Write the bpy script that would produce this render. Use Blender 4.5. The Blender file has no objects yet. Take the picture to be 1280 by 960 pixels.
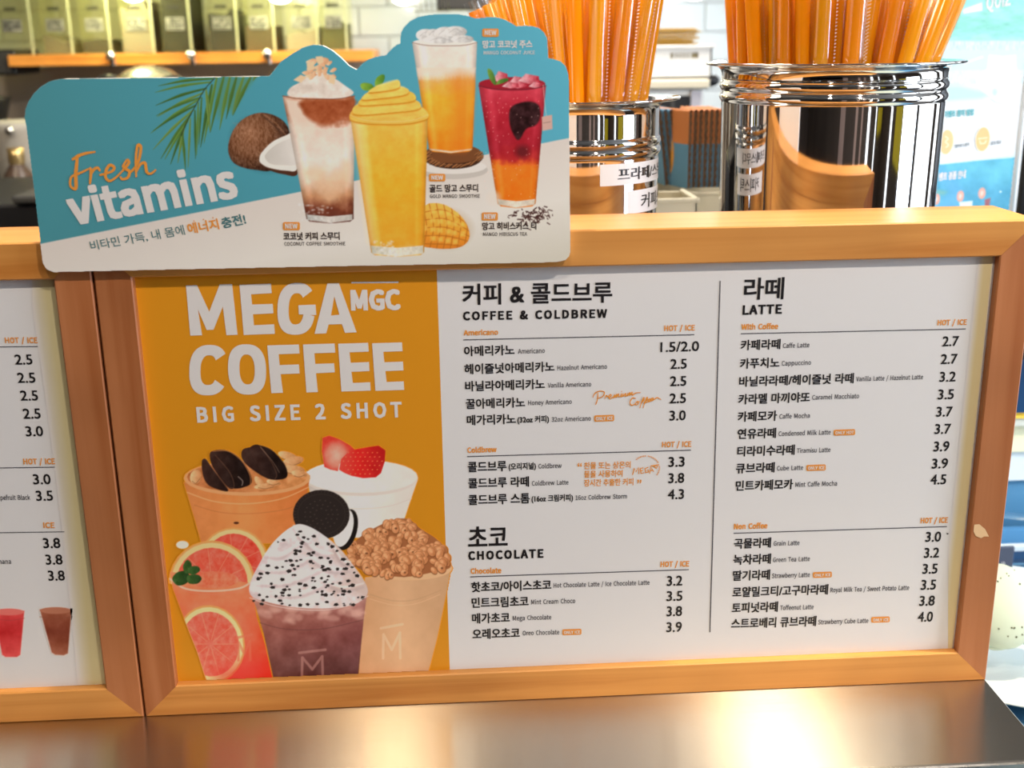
import bpy, math, random
import numpy as np
from mathutils import Vector, Matrix, Euler
random.seed(7); rng=np.random.RandomState(7)
S=bpy.context.scene
COL=S.collection

# ---------------------------------------------------------------- camera
CAM=np.array([0.22717518,-0.74732145,0.46597354]); ANG=(1.28058420,0.01343100,-0.05839839); FPX=1450.0
cd=bpy.data.cameras.new('camera'); cam=bpy.data.objects.new('camera',cd); COL.objects.link(cam)
cam.location=CAM; cam.rotation_euler=ANG; cd.sensor_width=36; cd.lens=FPX/1280*36; cd.clip_start=0.01; cd.clip_end=200
cd.dof.use_dof=True; cd.dof.focus_distance=0.84; cd.dof.aperture_fstop=8.0
S.camera=cam
S.view_settings.view_transform='Standard'; S.view_settings.look='None'; S.view_settings.gamma=1; S.view_settings.use_curve_mapping=False
S.view_settings.exposure=0.20
try: S.cycles.use_denoising=True; S.cycles.transparent_max_bounces=16; S.cycles.sample_clamp_indirect=6
except Exception: pass

# ---------------------------------------------------------------- world and lights
w=bpy.data.worlds.new('world'); S.world=w; w.use_nodes=True
bg=w.node_tree.nodes['Background']; bg.inputs[0].default_value=(0.88,0.94,1.0,1); bg.inputs[1].default_value=2.7
def light(name,kind,loc,energy,color,size=.1,aim=None,sy=None,spot=None,blend=.3,spread=None):
    l=bpy.data.lights.new(name,kind); l.energy=energy; l.color=color
    if kind=='AREA':
        l.size=size
        if sy: l.shape='RECTANGLE'; l.size_y=sy
        if spread: l.spread=spread
    else: l.shadow_soft_size=size
    if kind=='SPOT': l.spot_size=spot; l.spot_blend=blend
    o=bpy.data.objects.new(name,l); COL.objects.link(o); o.location=loc
    if aim is not None: o.rotation_euler=(Vector(aim)-Vector(loc)).to_track_quat('-Z','Y').to_euler()
    return o
# warm ceiling downlights over the customer side, and the daylight of the shop front
WARM=(1.0,0.87,0.73)
light('ceiling_spot_light','SPOT',(0.10,-1.05,1.50),21,WARM,.03,(0.15,0.0,0.15),spot=1.5,blend=.6)
light('ceiling_spot_light','SPOT',(0.86,-1.05,1.50),46,WARM,.03,(0.60,0.0,0.15),spot=1.6,blend=.6)
light('overhead_spot_light','SPOT',(0.09,-0.035,1.58),48,(1,.80,.50),.02,(0.09,-0.05,0),spot=.75,blend=.8)
light('overhead_spot_light','SPOT',(0.85,-0.035,1.58),105,(1,.86,.58),.02,(0.74,-0.10,0),spot=.62,blend=.8)
light('window_daylight','AREA',(3.3,-0.95,0.70),62,(0.76,0.86,1.0),.9,(0.5,0.1,0.2),sy=1.8)
light('customer_fill_light','AREA',(1.6,-2.8,1.58),40,(1,.92,.82),1.2,(1.8,-3.2,0),sy=.6)  # unseen fill, added to brighten the far end of the room
light('kitchen_fill_light','AREA',(0.5,1.15,1.58),36,(1,.93,.82),.9,(0.4,1.15,0),sy=.5)  # unseen fill added on the staff side for straws and frame backs
light('kitchen_fill_light','AREA',(-0.9,0.15,1.55),20,(1,.86,.66),.7,(-0.6,2.5,.25),sy=.5)  # second added fill, aimed to brighten the wall below the shelf
for _x,_e,_c in ((-.53,1.9,(1,.94,.42)),(-.17,1.9,(1,.94,.42)),(.14,1.3,(1,.98,.78)),(.62,1.3,(.97,1,.97)),(.92,1.6,(.95,1,.99))):
    light('cabinet_lamp_light','POINT',(_x,2.14,.585),_e,_c,.03)
light('display_case_light','AREA',(1.05,0.30,0.10),1.0,(.72,.9,1.0),.3,(1.05,0.3,-.3))

# ---------------------------------------------------------------- geometry helpers
ea=Euler(ANG).to_matrix(); RM=np.array([[ea[i][j] for j in range(3)] for i in range(3)])
def rays(X,Y):
    d=np.stack([(np.asarray(X,float)-640)/FPX,-(np.asarray(Y,float)-480)/FPX,-np.ones_like(np.asarray(X,float))],-1)
    return d@RM.T
class Plane:
    """a real vertical plane of the place; at() finds the point of it seen in a given direction from the camera position"""
    def __init__(s,p,n): s.p=np.array(p,float); s.n=np.array(n,float)/np.linalg.norm(n)
    def at(s,X,Y,off=0.0):
        d=rays(X,Y); k=((s.p-CAM)@s.n)/(d@s.n)
        return CAM+d*np.asarray(k)[...,None]+s.n*off
def YP(y): return Plane((0,y,0),(0,-1,0))
def at(x,y,Y): return YP(Y).at(x,y)

def origin(o):
    v=Vector((0,0,0))
    while o is not None: v=v+o.location; o=o.parent
    return np.array(v)
def tag(o,label=None,cat=None,group=None,kind=None):
    for k,v in (('label',label),('category',cat),('group',group),('kind',kind)):
        if v: o[k]=v
    return o
def thing(name,loc,label,cat,group=None):
    o=bpy.data.objects.new(name,None); COL.objects.link(o); o.location=loc; o.empty_display_size=.02
    return tag(o,label,cat,group)
def link(name,V,F,mat,parent=None,base=None,smooth=False,mats=None,midx=None):
    V=np.asarray(V,float).reshape(-1,3)
    org=origin(parent) if parent is not None else (np.array(base,float) if base is not None else np.zeros(3))
    me=bpy.data.meshes.new(name); me.from_pydata((V-org).tolist(),[],[list(f) for f in F])
    for m in (mats or [mat]): me.materials.append(m)
    if midx is not None: me.polygons.foreach_set('material_index',midx)
    if smooth: me.polygons.foreach_set('use_smooth',[True]*len(me.polygons))
    me.update(); o=bpy.data.objects.new(name,me); COL.objects.link(o)
    if parent is not None: o.parent=parent
    elif base is not None: o.location=base
    return o
class MB:
    def __init__(s): s.V=[];s.F=[];s.n=0;s.sm=[]
    def add(s,V,F,sm=False):
        V=np.asarray(V,float).reshape(-1,3); s.V.append(V); s.F+= [tuple(i+s.n for i in f) for f in F]; s.sm+=[sm]*len(F); s.n+=len(V); return s
    def box(s,x0,x1,y0,y1,z0,z1,c=0.0,rot=0,about=None):
        if c<=0:
            V=[(x,y,z) for x in (x0,x1) for y in (y0,y1) for z in (z0,z1)]
            F=[(0,1,3,2),(4,6,7,5),(0,4,5,1),(2,3,7,6),(0,2,6,4),(1,5,7,3)]
        else:
            V=[];idx={}
            for i,x in enumerate((x0,x1)):
                for j,y in enumerate((y0,y1)):
                    for k,z in enumerate((z0,z1)):
                        sx,sy,sz=1-2*i,1-2*j,1-2*k
                        for a,(dx,dy,dz) in enumerate(((0,c,c),(c,0,c),(c,c,0))):
                            idx[i,j,k,a]=len(V); V.append((x+sx*dx,y+sy*dy,z+sz*dz))
            F=[]
            for i in (0,1):
                F.append([idx[i,0,0,0],idx[i,1,0,0],idx[i,1,1,0],idx[i,0,1,0]][::(-1 if i==0 else 1)])
                F.append([idx[0,i,0,1],idx[1,i,0,1],idx[1,i,1,1],idx[0,i,1,1]][::(1 if i==0 else -1)])
                F.append([idx[0,0,i,2],idx[1,0,i,2],idx[1,1,i,2],idx[0,1,i,2]][::(-1 if i==0 else 1)])
            for i in (0,1):
                for j in (0,1):
                    F.append([idx[i,j,0,0],idx[i,j,1,0],idx[i,j,1,1],idx[i,j,0,1]])
                    F.append([idx[i,0,j,0],idx[i,1,j,0],idx[i,1,j,2],idx[i,0,j,2]])
                    F.append([idx[0,i,j,1],idx[1,i,j,1],idx[1,i,j,2],idx[0,i,j,2]])
            for i in (0,1):
                for j in (0,1):
                    for k in (0,1): F.append([idx[i,j,k,a] for a in range(3)])
        V=np.array(V,float)
        if rot:
            a=np.array(about if about is not None else ((x0+x1)/2,(y0+y1)/2,0)); cc,ss=math.cos(rot),math.sin(rot)
            d=V-a; V=np.stack([a[0]+d[:,0]*cc-d[:,1]*ss,a[1]+d[:,0]*ss+d[:,1]*cc,V[:,2]],-1)
        return s.add(V,F)
    def lathe(s,prof,c,n=48,a0=0,a1=2*math.pi,sm=True,axis='z'):
        prof=np.array(prof,float); closed=abs(a1-a0-2*math.pi)<1e-6
        A=np.linspace(a0,a1,n+(0 if closed else 1),endpoint=not closed); m=len(A)
        V=np.zeros((len(prof),m,3)); V[...,0]=prof[:,0,None]*np.cos(A); V[...,1]=prof[:,0,None]*np.sin(A); V[...,2]=prof[:,1,None]
        if axis=='y': V=V[...,[0,2,1]]
        if axis=='x': V=V[...,[2,0,1]]
        V=V.reshape(-1,3)+np.array(c)
        F=[(i*m+j,i*m+(j+1)%m,(i+1)*m+(j+1)%m,(i+1)*m+j) for i in range(len(prof)-1) for j in range(m if closed else m-1)]
        return s.add(V,F,sm)
    def tube(s,P,r,n=10,sm=True,cap=True):
        P=np.array(P,float); r=np.broadcast_to(r,(len(P),)); V=[]
        up=np.array([0.0,0,1])
        for i,p in enumerate(P):
            d=P[min(i+1,len(P)-1)]-P[max(i-1,0)]; d/=np.linalg.norm(d)
            u=np.cross(d,up if abs(d[2])<.9 else np.array([1.0,0,0])); u/=np.linalg.norm(u); v=np.cross(d,u)
            for k in range(n):
                a=2*math.pi*k/n; V.append(p+r[i]*(math.cos(a)*u+math.sin(a)*v))
        F=[(i*n+k,i*n+(k+1)%n,(i+1)*n+(k+1)%n,(i+1)*n+k) for i in range(len(P)-1) for k in range(n)]
        if cap: F+= [tuple(range(n))[::-1],tuple((len(P)-1)*n+k for k in range(n))]
        return s.add(V,F,sm)
    def sphere(s,c,r,n=16,m=10,sc=(1,1,1)):
        pr=[(max(1e-5,math.sin(math.pi*i/m)),-math.cos(math.pi*i/m)) for i in range(m+1)]
        t=MB(); t.lathe(pr,(0,0,0),n); V=np.concatenate(t.V)*r*np.array(sc)+np.array(c)
        return s.add(V,t.F,True)
    def prism(s,pts,y0,y1):
        """outline in x,z extruded in y (front y0)"""
        n=len(pts); V=[(p[0],y0,p[1]) for p in pts]+[(p[0],y1,p[1]) for p in pts]
        F=[tuple(range(n)),tuple(range(2*n-1,n-1,-1))]+[(i,(i+1)%n,n+(i+1)%n,n+i) for i in range(n)]
        return s.add(V,F)
    def build(s,name,mat,parent=None,base=None,**k):
        o=link(name,np.concatenate(s.V),s.F,mat,parent,base,**k)
        if any(s.sm): o.data.polygons.foreach_set('use_smooth',s.sm)
        return o

# ---------------------------------------------------------------- materials
def s2l(c):
    c=np.asarray(c,float)/255.0
    return np.where(c<=.04045,c/12.92,((c+.055)/1.055)**2.4)
def albedo(c,k=1.22): return np.clip(s2l(c)*k,0,.93)
def mat(name,c,rough=.5,metal=0,spec=.5,trans=0,alpha=1,emit=None,es=0,coat=0,ior=1.45,aniso=0,noise=None,bump=None):
    m=bpy.data.materials.new(name); m.use_nodes=True; N=m.node_tree.nodes; L=m.node_tree.links; b=N['Principled BSDF']
    b.inputs['Base Color'].default_value=(*c,1); b.inputs['Roughness'].default_value=rough; b.inputs['Metallic'].default_value=metal
    b.inputs['Specular IOR Level'].default_value=spec; b.inputs['Transmission Weight'].default_value=trans; b.inputs['Alpha'].default_value=alpha
    b.inputs['IOR'].default_value=ior; b.inputs['Coat Weight'].default_value=coat; b.inputs['Anisotropic'].default_value=aniso
    if emit: b.inputs['Emission Color'].default_value=(*emit,1); b.inputs['Emission Strength'].default_value=es
    tc=N.new('ShaderNodeTexCoord')
    if noise:   # (scale xyz, amount): slow tonal variation of the thing's own colour
        mp=N.new('ShaderNodeMapping'); mp.inputs['Scale'].default_value=noise[0]; L.new(tc.outputs['Object'],mp.inputs[0])
        n=N.new('ShaderNodeTexNoise'); n.inputs['Scale'].default_value=1; n.inputs['Detail'].default_value=5; L.new(mp.outputs[0],n.inputs[0])
        r=N.new('ShaderNodeMapRange'); r.inputs['From Min'].default_value=.3; r.inputs['From Max'].default_value=.7; r.inputs['To Min'].default_value=1-noise[1]; r.inputs['To Max'].default_value=1+noise[1]*.5; L.new(n.outputs[0],r.inputs[0])
        mx=N.new('ShaderNodeVectorMath'); mx.operation='SCALE'; mx.inputs[0].default_value=c; L.new(r.outputs[0],mx.inputs['Scale']); L.new(mx.outputs[0],b.inputs['Base Color'])
    if bump:
        mp2=N.new('ShaderNodeMapping'); mp2.inputs['Scale'].default_value=bump[0]; L.new(tc.outputs['Object'],mp2.inputs[0])
        n2=N.new('ShaderNodeTexNoise'); n2.inputs['Scale'].default_value=1; n2.inputs['Detail'].default_value=3; L.new(mp2.outputs[0],n2.inputs[0])
        bp=N.new('ShaderNodeBump'); bp.inputs['Strength'].default_value=bump[1]; bp.inputs['Distance'].default_value=bump[2]; L.new(n2.outputs[0],bp.inputs['Height']); L.new(bp.outputs[0],b.inputs['Normal'])
    return m
def wood(name,c,vertical=False,dark=.45):
    m=bpy.data.materials.new(name); m.use_nodes=True; N=m.node_tree.nodes; L=m.node_tree.links; b=N['Principled BSDF']
    tc=N.new('ShaderNodeTexCoord'); mp=N.new('ShaderNodeMapping'); L.new(tc.outputs['Object'],mp.inputs[0])
    mp.inputs['Scale'].default_value=(60,60,2.2) if vertical else (2.2,60,60)
    mp.inputs['Rotation'].default_value=(0,.03,0)
    n=N.new('ShaderNodeTexNoise'); n.inputs['Scale'].default_value=1.0; n.inputs['Detail'].default_value=7; n.inputs['Distortion'].default_value=.9; L.new(mp.outputs[0],n.inputs[0])
    r=N.new('ShaderNodeValToRGB'); e=r.color_ramp.elements; c=np.array(c)
    e[0].position=.30; e[0].color=(*(c*np.array([.80,.68,.55])),1); e[1].position=.66; e[1].color=(*np.minimum(c*np.array([1.08,1.13,1.2]),.95),1)
    x=e.new(.5); x.color=(*c,1); L.new(n.outputs[0],r.inputs[0])
    n3=N.new('ShaderNodeTexNoise'); n3.inputs['Scale'].default_value=9; n3.inputs['Detail'].default_value=2; L.new(tc.outputs['Object'],n3.inputs[0])
    mr=N.new('ShaderNodeMapRange'); mr.inputs['From Min'].default_value=.35; mr.inputs['From Max'].default_value=.65; mr.inputs['To Min'].default_value=.88; mr.inputs['To Max'].default_value=1.06; L.new(n3.outputs[0],mr.inputs[0])
    vm=N.new('ShaderNodeVectorMath'); vm.operation='SCALE'; L.new(r.outputs[0],vm.inputs[0]); L.new(mr.outputs[0],vm.inputs['Scale']); L.new(vm.outputs[0],b.inputs['Base Color'])
    b.inputs['Roughness'].default_value=.42; b.inputs['Specular IOR Level'].default_value=.35
    bp=N.new('ShaderNodeBump'); bp.inputs['Strength'].default_value=.12; bp.inputs['Distance'].default_value=.0004; L.new(n.outputs[0],bp.inputs['Height']); L.new(bp.outputs[0],b.inputs['Normal'])
    return m
def vcol(name,rough=.38,spec=.35):
    m=bpy.data.materials.new(name); m.use_nodes=True; N=m.node_tree.nodes; b=N['Principled BSDF']
    a=N.new('ShaderNodeVertexColor'); a.layer_name='ink'; m.node_tree.links.new(a.outputs[0],b.inputs['Base Color'])
    b.inputs['Roughness'].default_value=rough; b.inputs['Specular IOR Level'].default_value=spec; return m
def ink(name,rgb,k=1.22,rough=.38): return mat(name,tuple(albedo(rgb,k)),rough,spec=.35)
M={}
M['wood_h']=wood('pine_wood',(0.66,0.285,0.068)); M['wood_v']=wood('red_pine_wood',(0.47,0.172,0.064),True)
M['paper']=mat('poster_paper',(.80,.79,.80),.36,spec=.35)
M['ivory']=mat('yellowed_strip',(.72,.63,.40),.4)
M['orange_print']=mat('orange_print',(.78,.315,.016),.36,spec=.35)
M['black_ink']=mat('black_ink',(.012,.010,.012),.4); M['grey_ink']=mat('grey_ink',(.09,.085,.10),.4)
M['orange_ink']=mat('orange_ink',(.84,.33,.055),.4); M['white_ink']=mat('white_ink',(.80,.77,.76),.38)
M['print']=vcol('printed_picture')
M['foam']=mat('white_foam_board',(.86,.86,.85),.5)
M['teal']=mat('teal_print',(.085,.34,.42),.34,spec=.4)
M['steel_mirror']=mat('polished_steel',(.74,.72,.70),.045,1.0)
M['chrome']=mat('chrome',(.8,.8,.8),.12,1.0)
M['label']=mat('white_label',(.82,.82,.84),.45)
def straw_mat(nm,c):
    m=mat(nm,c,.20,spec=.5,noise=((30,30,4),.10)); N=m.node_tree.nodes; L=m.node_tree.links; b=N['Principled BSDF']
    t=N.new('ShaderNodeBsdfTranslucent'); t.inputs[0].default_value=(*c,1); mx=N.new('ShaderNodeMixShader'); mx.inputs[0].default_value=.42
    L.new(b.outputs[0],mx.inputs[1]); L.new(t.outputs[0],mx.inputs[2]); L.new(mx.outputs[0],N['Material Output'].inputs[0]); return m
M['straw']=straw_mat('orange_straw_plastic',(.96,.36,.002)); M['straw2']=straw_mat('amber_straw_plastic',(.96,.46,.004))
M['black']=mat('black_plastic',(.012,.012,.014),.4); M['dark']=mat('dark_grey_plastic',(.05,.048,.045),.5)
M['white_plastic']=mat('white_plastic',(.80,.80,.78),.35); M['beige']=mat('beige_plastic',(.60,.55,.42),.45)

# ---------------------------------------------------------------- lettering
GCH='ABCDEFGHIJKLMNOPQRSTUVWXYZabcdefghijklmnopqrstuvwxyz0123456789&/().!, '
GL=[(213,[1,0,34,0,59,78,153,78,177,0,211,0,124,257,88,257,67,104,79,144,93,187,105,230,106,230,119,187,132,144,145,104],[0,11,7,11,6,7,11,12,6,12,5,6,0,10,11,13,5,12,14,5,13,0,9,10,0,8,9,15,5,14,0,2,8,2,15,8,2,3,15,3,5,15,0,1,2,4,5,3]),
(230,[35,0,117,0,187,19,214,75,200,117,162,137,162,138,190,159,200,194,175,242,111,257,35,257,68,148,68,231,107,231,153,222,168,190,153,159,106,148,68,26,68,123,112,123,164,111,182,76,164,38,112,26],[0,13,11,13,10,11,13,9,10,13,14,9,14,15,9,15,8,9,0,12,13,16,8,15,16,7,8,17,7,16,17,6,7,18,6,17,0,20,12,20,18,12,20,6,18,20,5,6,20,21,5,21,4,5,0,19,20,22,4,21,22,3,4,23,3,22,24,3,23,24,2,3,25,2,24,0,25,19,0,2,25,0,1,2]),
(223,[132,-5,176,5,211,32,193,53,166,32,133,24,75,52,54,129,76,205,134,233,164,226,187,209,204,230,175,252,134,261,53,226,20,128,52,31],[15,13,14,15,9,13,9,12,13,15,8,9,10,12,9,10,11,12,16,8,15,16,7,8,16,6,7,17,6,16,4,2,3,17,5,6,4,1,2,5,1,4,0,5,17,0,1,5]),
(241,[35,0,101,0,190,34,220,129,189,224,99,257,35,257,68,27,68,230,97,230,165,204,187,129,165,54,97,27],[0,8,6,8,5,6,8,9,5,9,4,5,0,7,8,10,4,9,10,3,4,11,3,10,12,3,11,12,2,3,13,2,12,13,1,2,0,13,7,0,1,13]),
(206,[35,0,187,0,187,28,68,28,68,121,165,121,165,149,68,149,68,229,183,229,183,257,35,257],[0,8,11,8,10,11,8,9,10,0,7,8,0,4,7,4,6,7,4,5,6,0,3,4,0,2,3,0,1,2]),
(193,[35,0,68,0,68,115,166,115,166,143,68,143,68,229,183,229,183,257,35,257],[0,6,9,6,8,9,6,7,8,0,5,6,0,2,5,2,4,5,2,3,4,0,1,2]),
(241,[136,-5,182,4,215,25,215,133,131,133,131,106,186,106,186,39,165,28,139,24,76,52,54,129,77,205,139,233,171,226,194,209,212,230,183,251,138,261,54,226,20,128,53,31],[19,17,18,19,13,17,13,16,17,19,12,13,14,16,13,14,15,16,20,12,19,20,11,12,5,3,4,5,6,3,6,2,3,20,10,11,21,10,20,7,2,6,21,9,10,8,2,7,0,9,21,9,2,8,9,1,2,0,1,9]),
(255,[35,0,68,0,68,121,187,121,187,0,220,0,220,257,187,257,187,149,68,149,68,257,35,257],[0,10,11,0,9,10,8,6,7,8,5,6,0,2,9,2,8,9,2,3,8,3,5,8,0,1,2,4,5,3]),
(103,[35,0,68,0,68,257,35,257],[0,2,3,0,1,2]),
(187,[83,-5,137,19,154,75,154,257,121,257,121,78,111,37,80,24,55,31,35,53,12,36,41,6],[5,3,4,5,2,3,6,2,5,6,1,2,10,8,9,7,1,6,11,8,10,11,7,8,11,1,7,11,0,1]),
(226,[35,0,68,0,68,81,112,134,189,0,225,0,132,159,213,257,176,257,68,128,68,128,68,257,35,257],[0,11,12,0,10,11,9,7,8,9,6,7,9,3,6,3,5,6,9,2,3,4,5,3,0,9,10,0,2,9,0,1,2]),
(190,[35,0,180,0,180,28,68,28,68,257,35,257],[0,4,5,0,3,4,0,2,3,0,1,2]),
(284,[35,0,64,0,64,142,63,180,60,218,62,218,82,159,131,26,153,26,201,159,222,218,223,218,220,180,219,142,219,0,249,0,249,257,210,257,161,119,152,93,143,66,142,66,133,93,123,119,74,257,35,257],[0,4,25,4,24,25,4,5,24,5,23,24,18,10,17,10,16,17,10,11,16,11,15,16,0,3,4,6,23,5,18,9,10,12,15,11,0,2,3,13,15,12,7,23,6,18,8,9,0,1,2,14,15,13,7,22,23,19,8,18,7,21,22,20,8,19,7,20,21,7,8,20]),
(253,[35,0,66,0,66,135,64,175,62,215,63,215,91,162,185,0,218,0,218,257,187,257,187,123,188,82,192,42,190,42,162,95,68,257,35,257],[0,4,17,4,16,17,4,5,16,5,15,16,11,9,10,11,8,9,0,3,4,6,15,5,0,2,3,7,15,6,0,1,2,12,8,11,7,14,15,13,8,12,7,13,14,7,8,13]),
(260,[130,-5,209,31,239,129,209,226,130,261,51,226,20,129,51,31,130,24,74,52,54,129,74,205,130,233,185,205,206,129,185,52],[5,12,4,12,3,4,5,11,12,13,3,12,6,11,5,13,2,3,6,10,11,14,2,13,7,10,6,7,9,10,15,2,14,15,1,2,7,8,9,8,1,15,8,0,1,0,8,7]),
(222,[35,0,68,0,68,102,110,102,178,121,204,181,178,240,109,257,35,257,68,129,68,230,104,230,155,220,172,181,156,141,106,129],[0,10,8,10,7,8,10,6,7,10,11,6,11,12,6,12,5,6,0,9,10,13,5,12,14,5,13,14,4,5,15,4,14,0,2,9,2,15,9,2,4,15,2,3,4,0,1,2]),
(260,[130,22,74,51,54,129,74,205,130,233,185,205,206,129,185,51,208,-64,230,-63,245,-58,239,-34,227,-36,212,-37,174,-29,149,-3,215,39,239,129,209,226,130,261,51,226,20,129,46,38,114,-4,149,-47],[20,4,19,4,18,19,20,3,4,5,18,4,21,3,20,5,17,18,21,2,3,6,17,5,22,2,21,22,1,2,7,17,6,7,16,17,22,0,1,0,16,7,0,15,16,23,0,22,23,15,0,23,14,15,24,14,23,24,13,14,12,10,11,13,10,12,24,10,13,8,10,24,8,9,10]),
(222,[68,135,68,230,111,230,157,220,173,185,157,147,111,135,176,0,213,0,147,112,189,137,205,185,180,241,116,257,35,257,35,0,68,0,68,109,114,109],[15,1,14,1,13,14,1,12,13,1,2,12,2,3,12,3,11,12,15,0,1,4,11,3,5,11,4,5,10,11,6,10,5,6,9,10,15,17,0,17,6,0,17,9,6,17,18,9,18,8,9,15,16,17,7,8,18]),
(209,[106,-5,170,17,194,68,178,112,141,137,104,153,75,168,62,196,75,223,110,233,142,226,168,209,185,230,152,252,110,261,52,242,29,193,46,150,81,127,118,111,148,94,161,65,146,35,107,24,68,33,36,56,17,33,56,6],[15,13,14,15,12,13,16,8,15,8,9,15,9,12,15,10,12,9,10,11,12,16,7,8,16,6,7,17,6,16,17,5,6,17,4,5,18,4,17,18,3,4,19,3,18,19,20,3,20,2,3,21,2,20,21,1,2,22,1,21,26,24,25,23,1,22,27,24,26,27,23,24,27,1,23,27,0,1]),
(210,[89,0,121,0,121,229,199,229,199,257,11,257,11,229,89,229],[6,4,5,6,3,4,7,3,6,0,2,7,2,3,7,0,1,2]),
(252,[126,-5,192,20,218,106,218,257,187,257,187,105,170,41,126,24,84,41,67,105,67,257,34,257,34,106,61,20],[12,10,11,12,9,10,5,3,4,5,2,3,13,9,12,5,1,2,13,8,9,6,1,5,13,7,8,7,1,6,13,1,7,13,0,1]),
(201,[82,0,120,0,201,257,168,257,127,118,115,75,102,33,101,33,88,75,76,118,34,257,0,257],[0,10,11,0,9,10,4,2,3,4,1,2,0,8,9,5,1,4,0,7,8,6,1,5,0,6,7,0,1,6]),
(307,[63,0,102,0,140,155,147,184,153,213,154,213,161,184,167,155,206,0,245,0,298,257,267,257,239,117,232,75,225,34,223,34,214,76,205,117,169,257,140,257,104,117,95,75,86,34,85,34,77,75,69,117,42,257,9,257],[0,26,27,0,25,26,20,18,19,20,4,18,4,5,18,5,17,18,12,10,11,12,9,10,20,3,4,6,17,5,20,2,3,7,17,6,20,1,2,8,17,7,0,24,25,21,1,20,8,16,17,13,9,12,8,15,16,0,23,24,22,1,21,14,9,13,0,22,23,0,1,22,8,14,15,8,9,14]),
(201,[6,0,40,0,77,69,87,89,98,111,99,111,111,89,121,69,159,0,195,0,120,131,190,257,156,257,121,191,113,173,103,153,102,153,91,173,82,191,47,257,11,257,81,133],[21,19,20,21,18,19,13,11,12,13,10,11,21,17,18,14,10,13,21,16,17,15,10,14,21,15,16,21,10,15,0,4,21,4,10,21,4,5,10,5,9,10,0,3,4,6,9,5,0,2,3,7,9,6,0,1,2,8,9,7]),
(186,[77,0,109,0,109,99,186,257,153,257,120,184,107,156,94,128,92,128,80,156,67,184,34,257,0,257,77,99],[13,11,12,13,10,11,5,3,4,5,2,3,13,9,10,6,2,5,13,8,9,7,2,6,13,7,8,13,2,7,0,2,13,0,1,2]),
(211,[18,0,195,0,195,28,57,28,193,237,193,257,30,257,30,229,153,229,18,20],[7,5,6,7,4,5,7,8,4,8,3,4,9,3,8,9,2,3,9,1,2,0,1,9]),
(197,[76,-5,109,3,139,23,140,23,143,0,169,0,169,117,154,174,103,195,61,187,29,170,41,148,67,162,98,168,129,154,137,120,49,97,21,49,36,10,85,21,61,28,51,51,70,82,137,99,137,46,111,28],[9,7,8,10,7,9,10,13,7,13,14,7,14,6,7,11,12,10,12,13,10,15,6,14,16,6,15,16,23,6,23,5,6,16,22,23,24,5,23,17,22,16,17,21,22,17,20,21,18,20,17,25,3,24,3,5,24,18,19,20,19,2,25,2,3,25,19,1,2,4,5,3,18,1,19,0,1,18]),
(216,[116,-5,173,22,199,98,179,169,123,195,92,187,63,168,64,202,64,279,32,279,32,0,58,0,61,20,62,20,89,2,111,22,89,27,64,42,64,142,90,161,115,168,154,149,165,98,150,42],[10,8,9,10,7,8,10,6,7,5,3,4,6,3,5,6,20,3,20,21,3,21,2,3,10,18,6,18,19,6,19,20,6,22,2,21,10,17,18,22,1,2,23,1,22,15,1,23,10,12,17,12,16,17,12,15,16,12,1,15,12,13,1,13,0,1,10,11,12,14,0,13]),
(179,[107,-5,140,2,169,19,155,41,134,28,110,22,67,42,51,95,68,148,111,168,131,164,149,152,165,173,142,188,110,195,46,169,18,95,44,22],[15,13,14,15,12,13,15,9,12,9,10,12,10,11,12,16,8,15,8,9,15,16,7,8,17,7,16,17,6,7,17,5,6,4,2,3,5,2,4,17,2,5,0,2,17,0,1,2]),
(217,[97,-5,129,3,155,22,156,22,159,0,185,0,185,279,153,279,153,206,154,173,130,189,101,195,43,168,19,95,40,21,104,22,65,42,51,95,68,148,106,168,130,163,153,148,153,48,129,29],[8,6,7,8,5,6,9,5,8,12,10,11,12,9,10,12,19,9,19,20,9,20,21,9,21,5,9,13,18,12,18,19,12,22,5,21,13,17,18,13,16,17,14,16,13,23,3,22,3,5,22,14,15,16,15,3,23,14,2,15,2,3,15,14,1,2,4,5,3,0,1,14]),
(194,[109,-5,144,1,172,15,160,36,138,25,113,21,68,39,50,88,178,88,179,96,179,106,160,171,103,195,44,168,18,95,45,22,49,110,68,154,104,169,139,154,151,110],[13,11,12,13,18,11,18,19,11,19,10,11,13,17,18,14,17,13,20,10,19,14,16,17,14,20,16,14,10,20,14,9,10,14,8,9,15,7,14,7,8,14,15,6,7,15,5,6,4,2,3,5,2,4,0,5,15,0,2,5,0,1,2]),
(114,[12,164,37,164,37,0,69,0,69,164,110,164,110,190,69,190,69,220,76,248,96,258,107,256,118,252,125,277,110,282,93,283,51,266,37,221,37,190,12,188],[16,14,15,16,13,14,16,11,13,11,12,13,17,9,16,9,10,16,10,11,16,17,8,9,18,8,17,18,7,8,19,7,18,19,6,7,19,5,6,0,5,19,1,5,0,2,4,1,4,5,1,2,3,4]),
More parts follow.
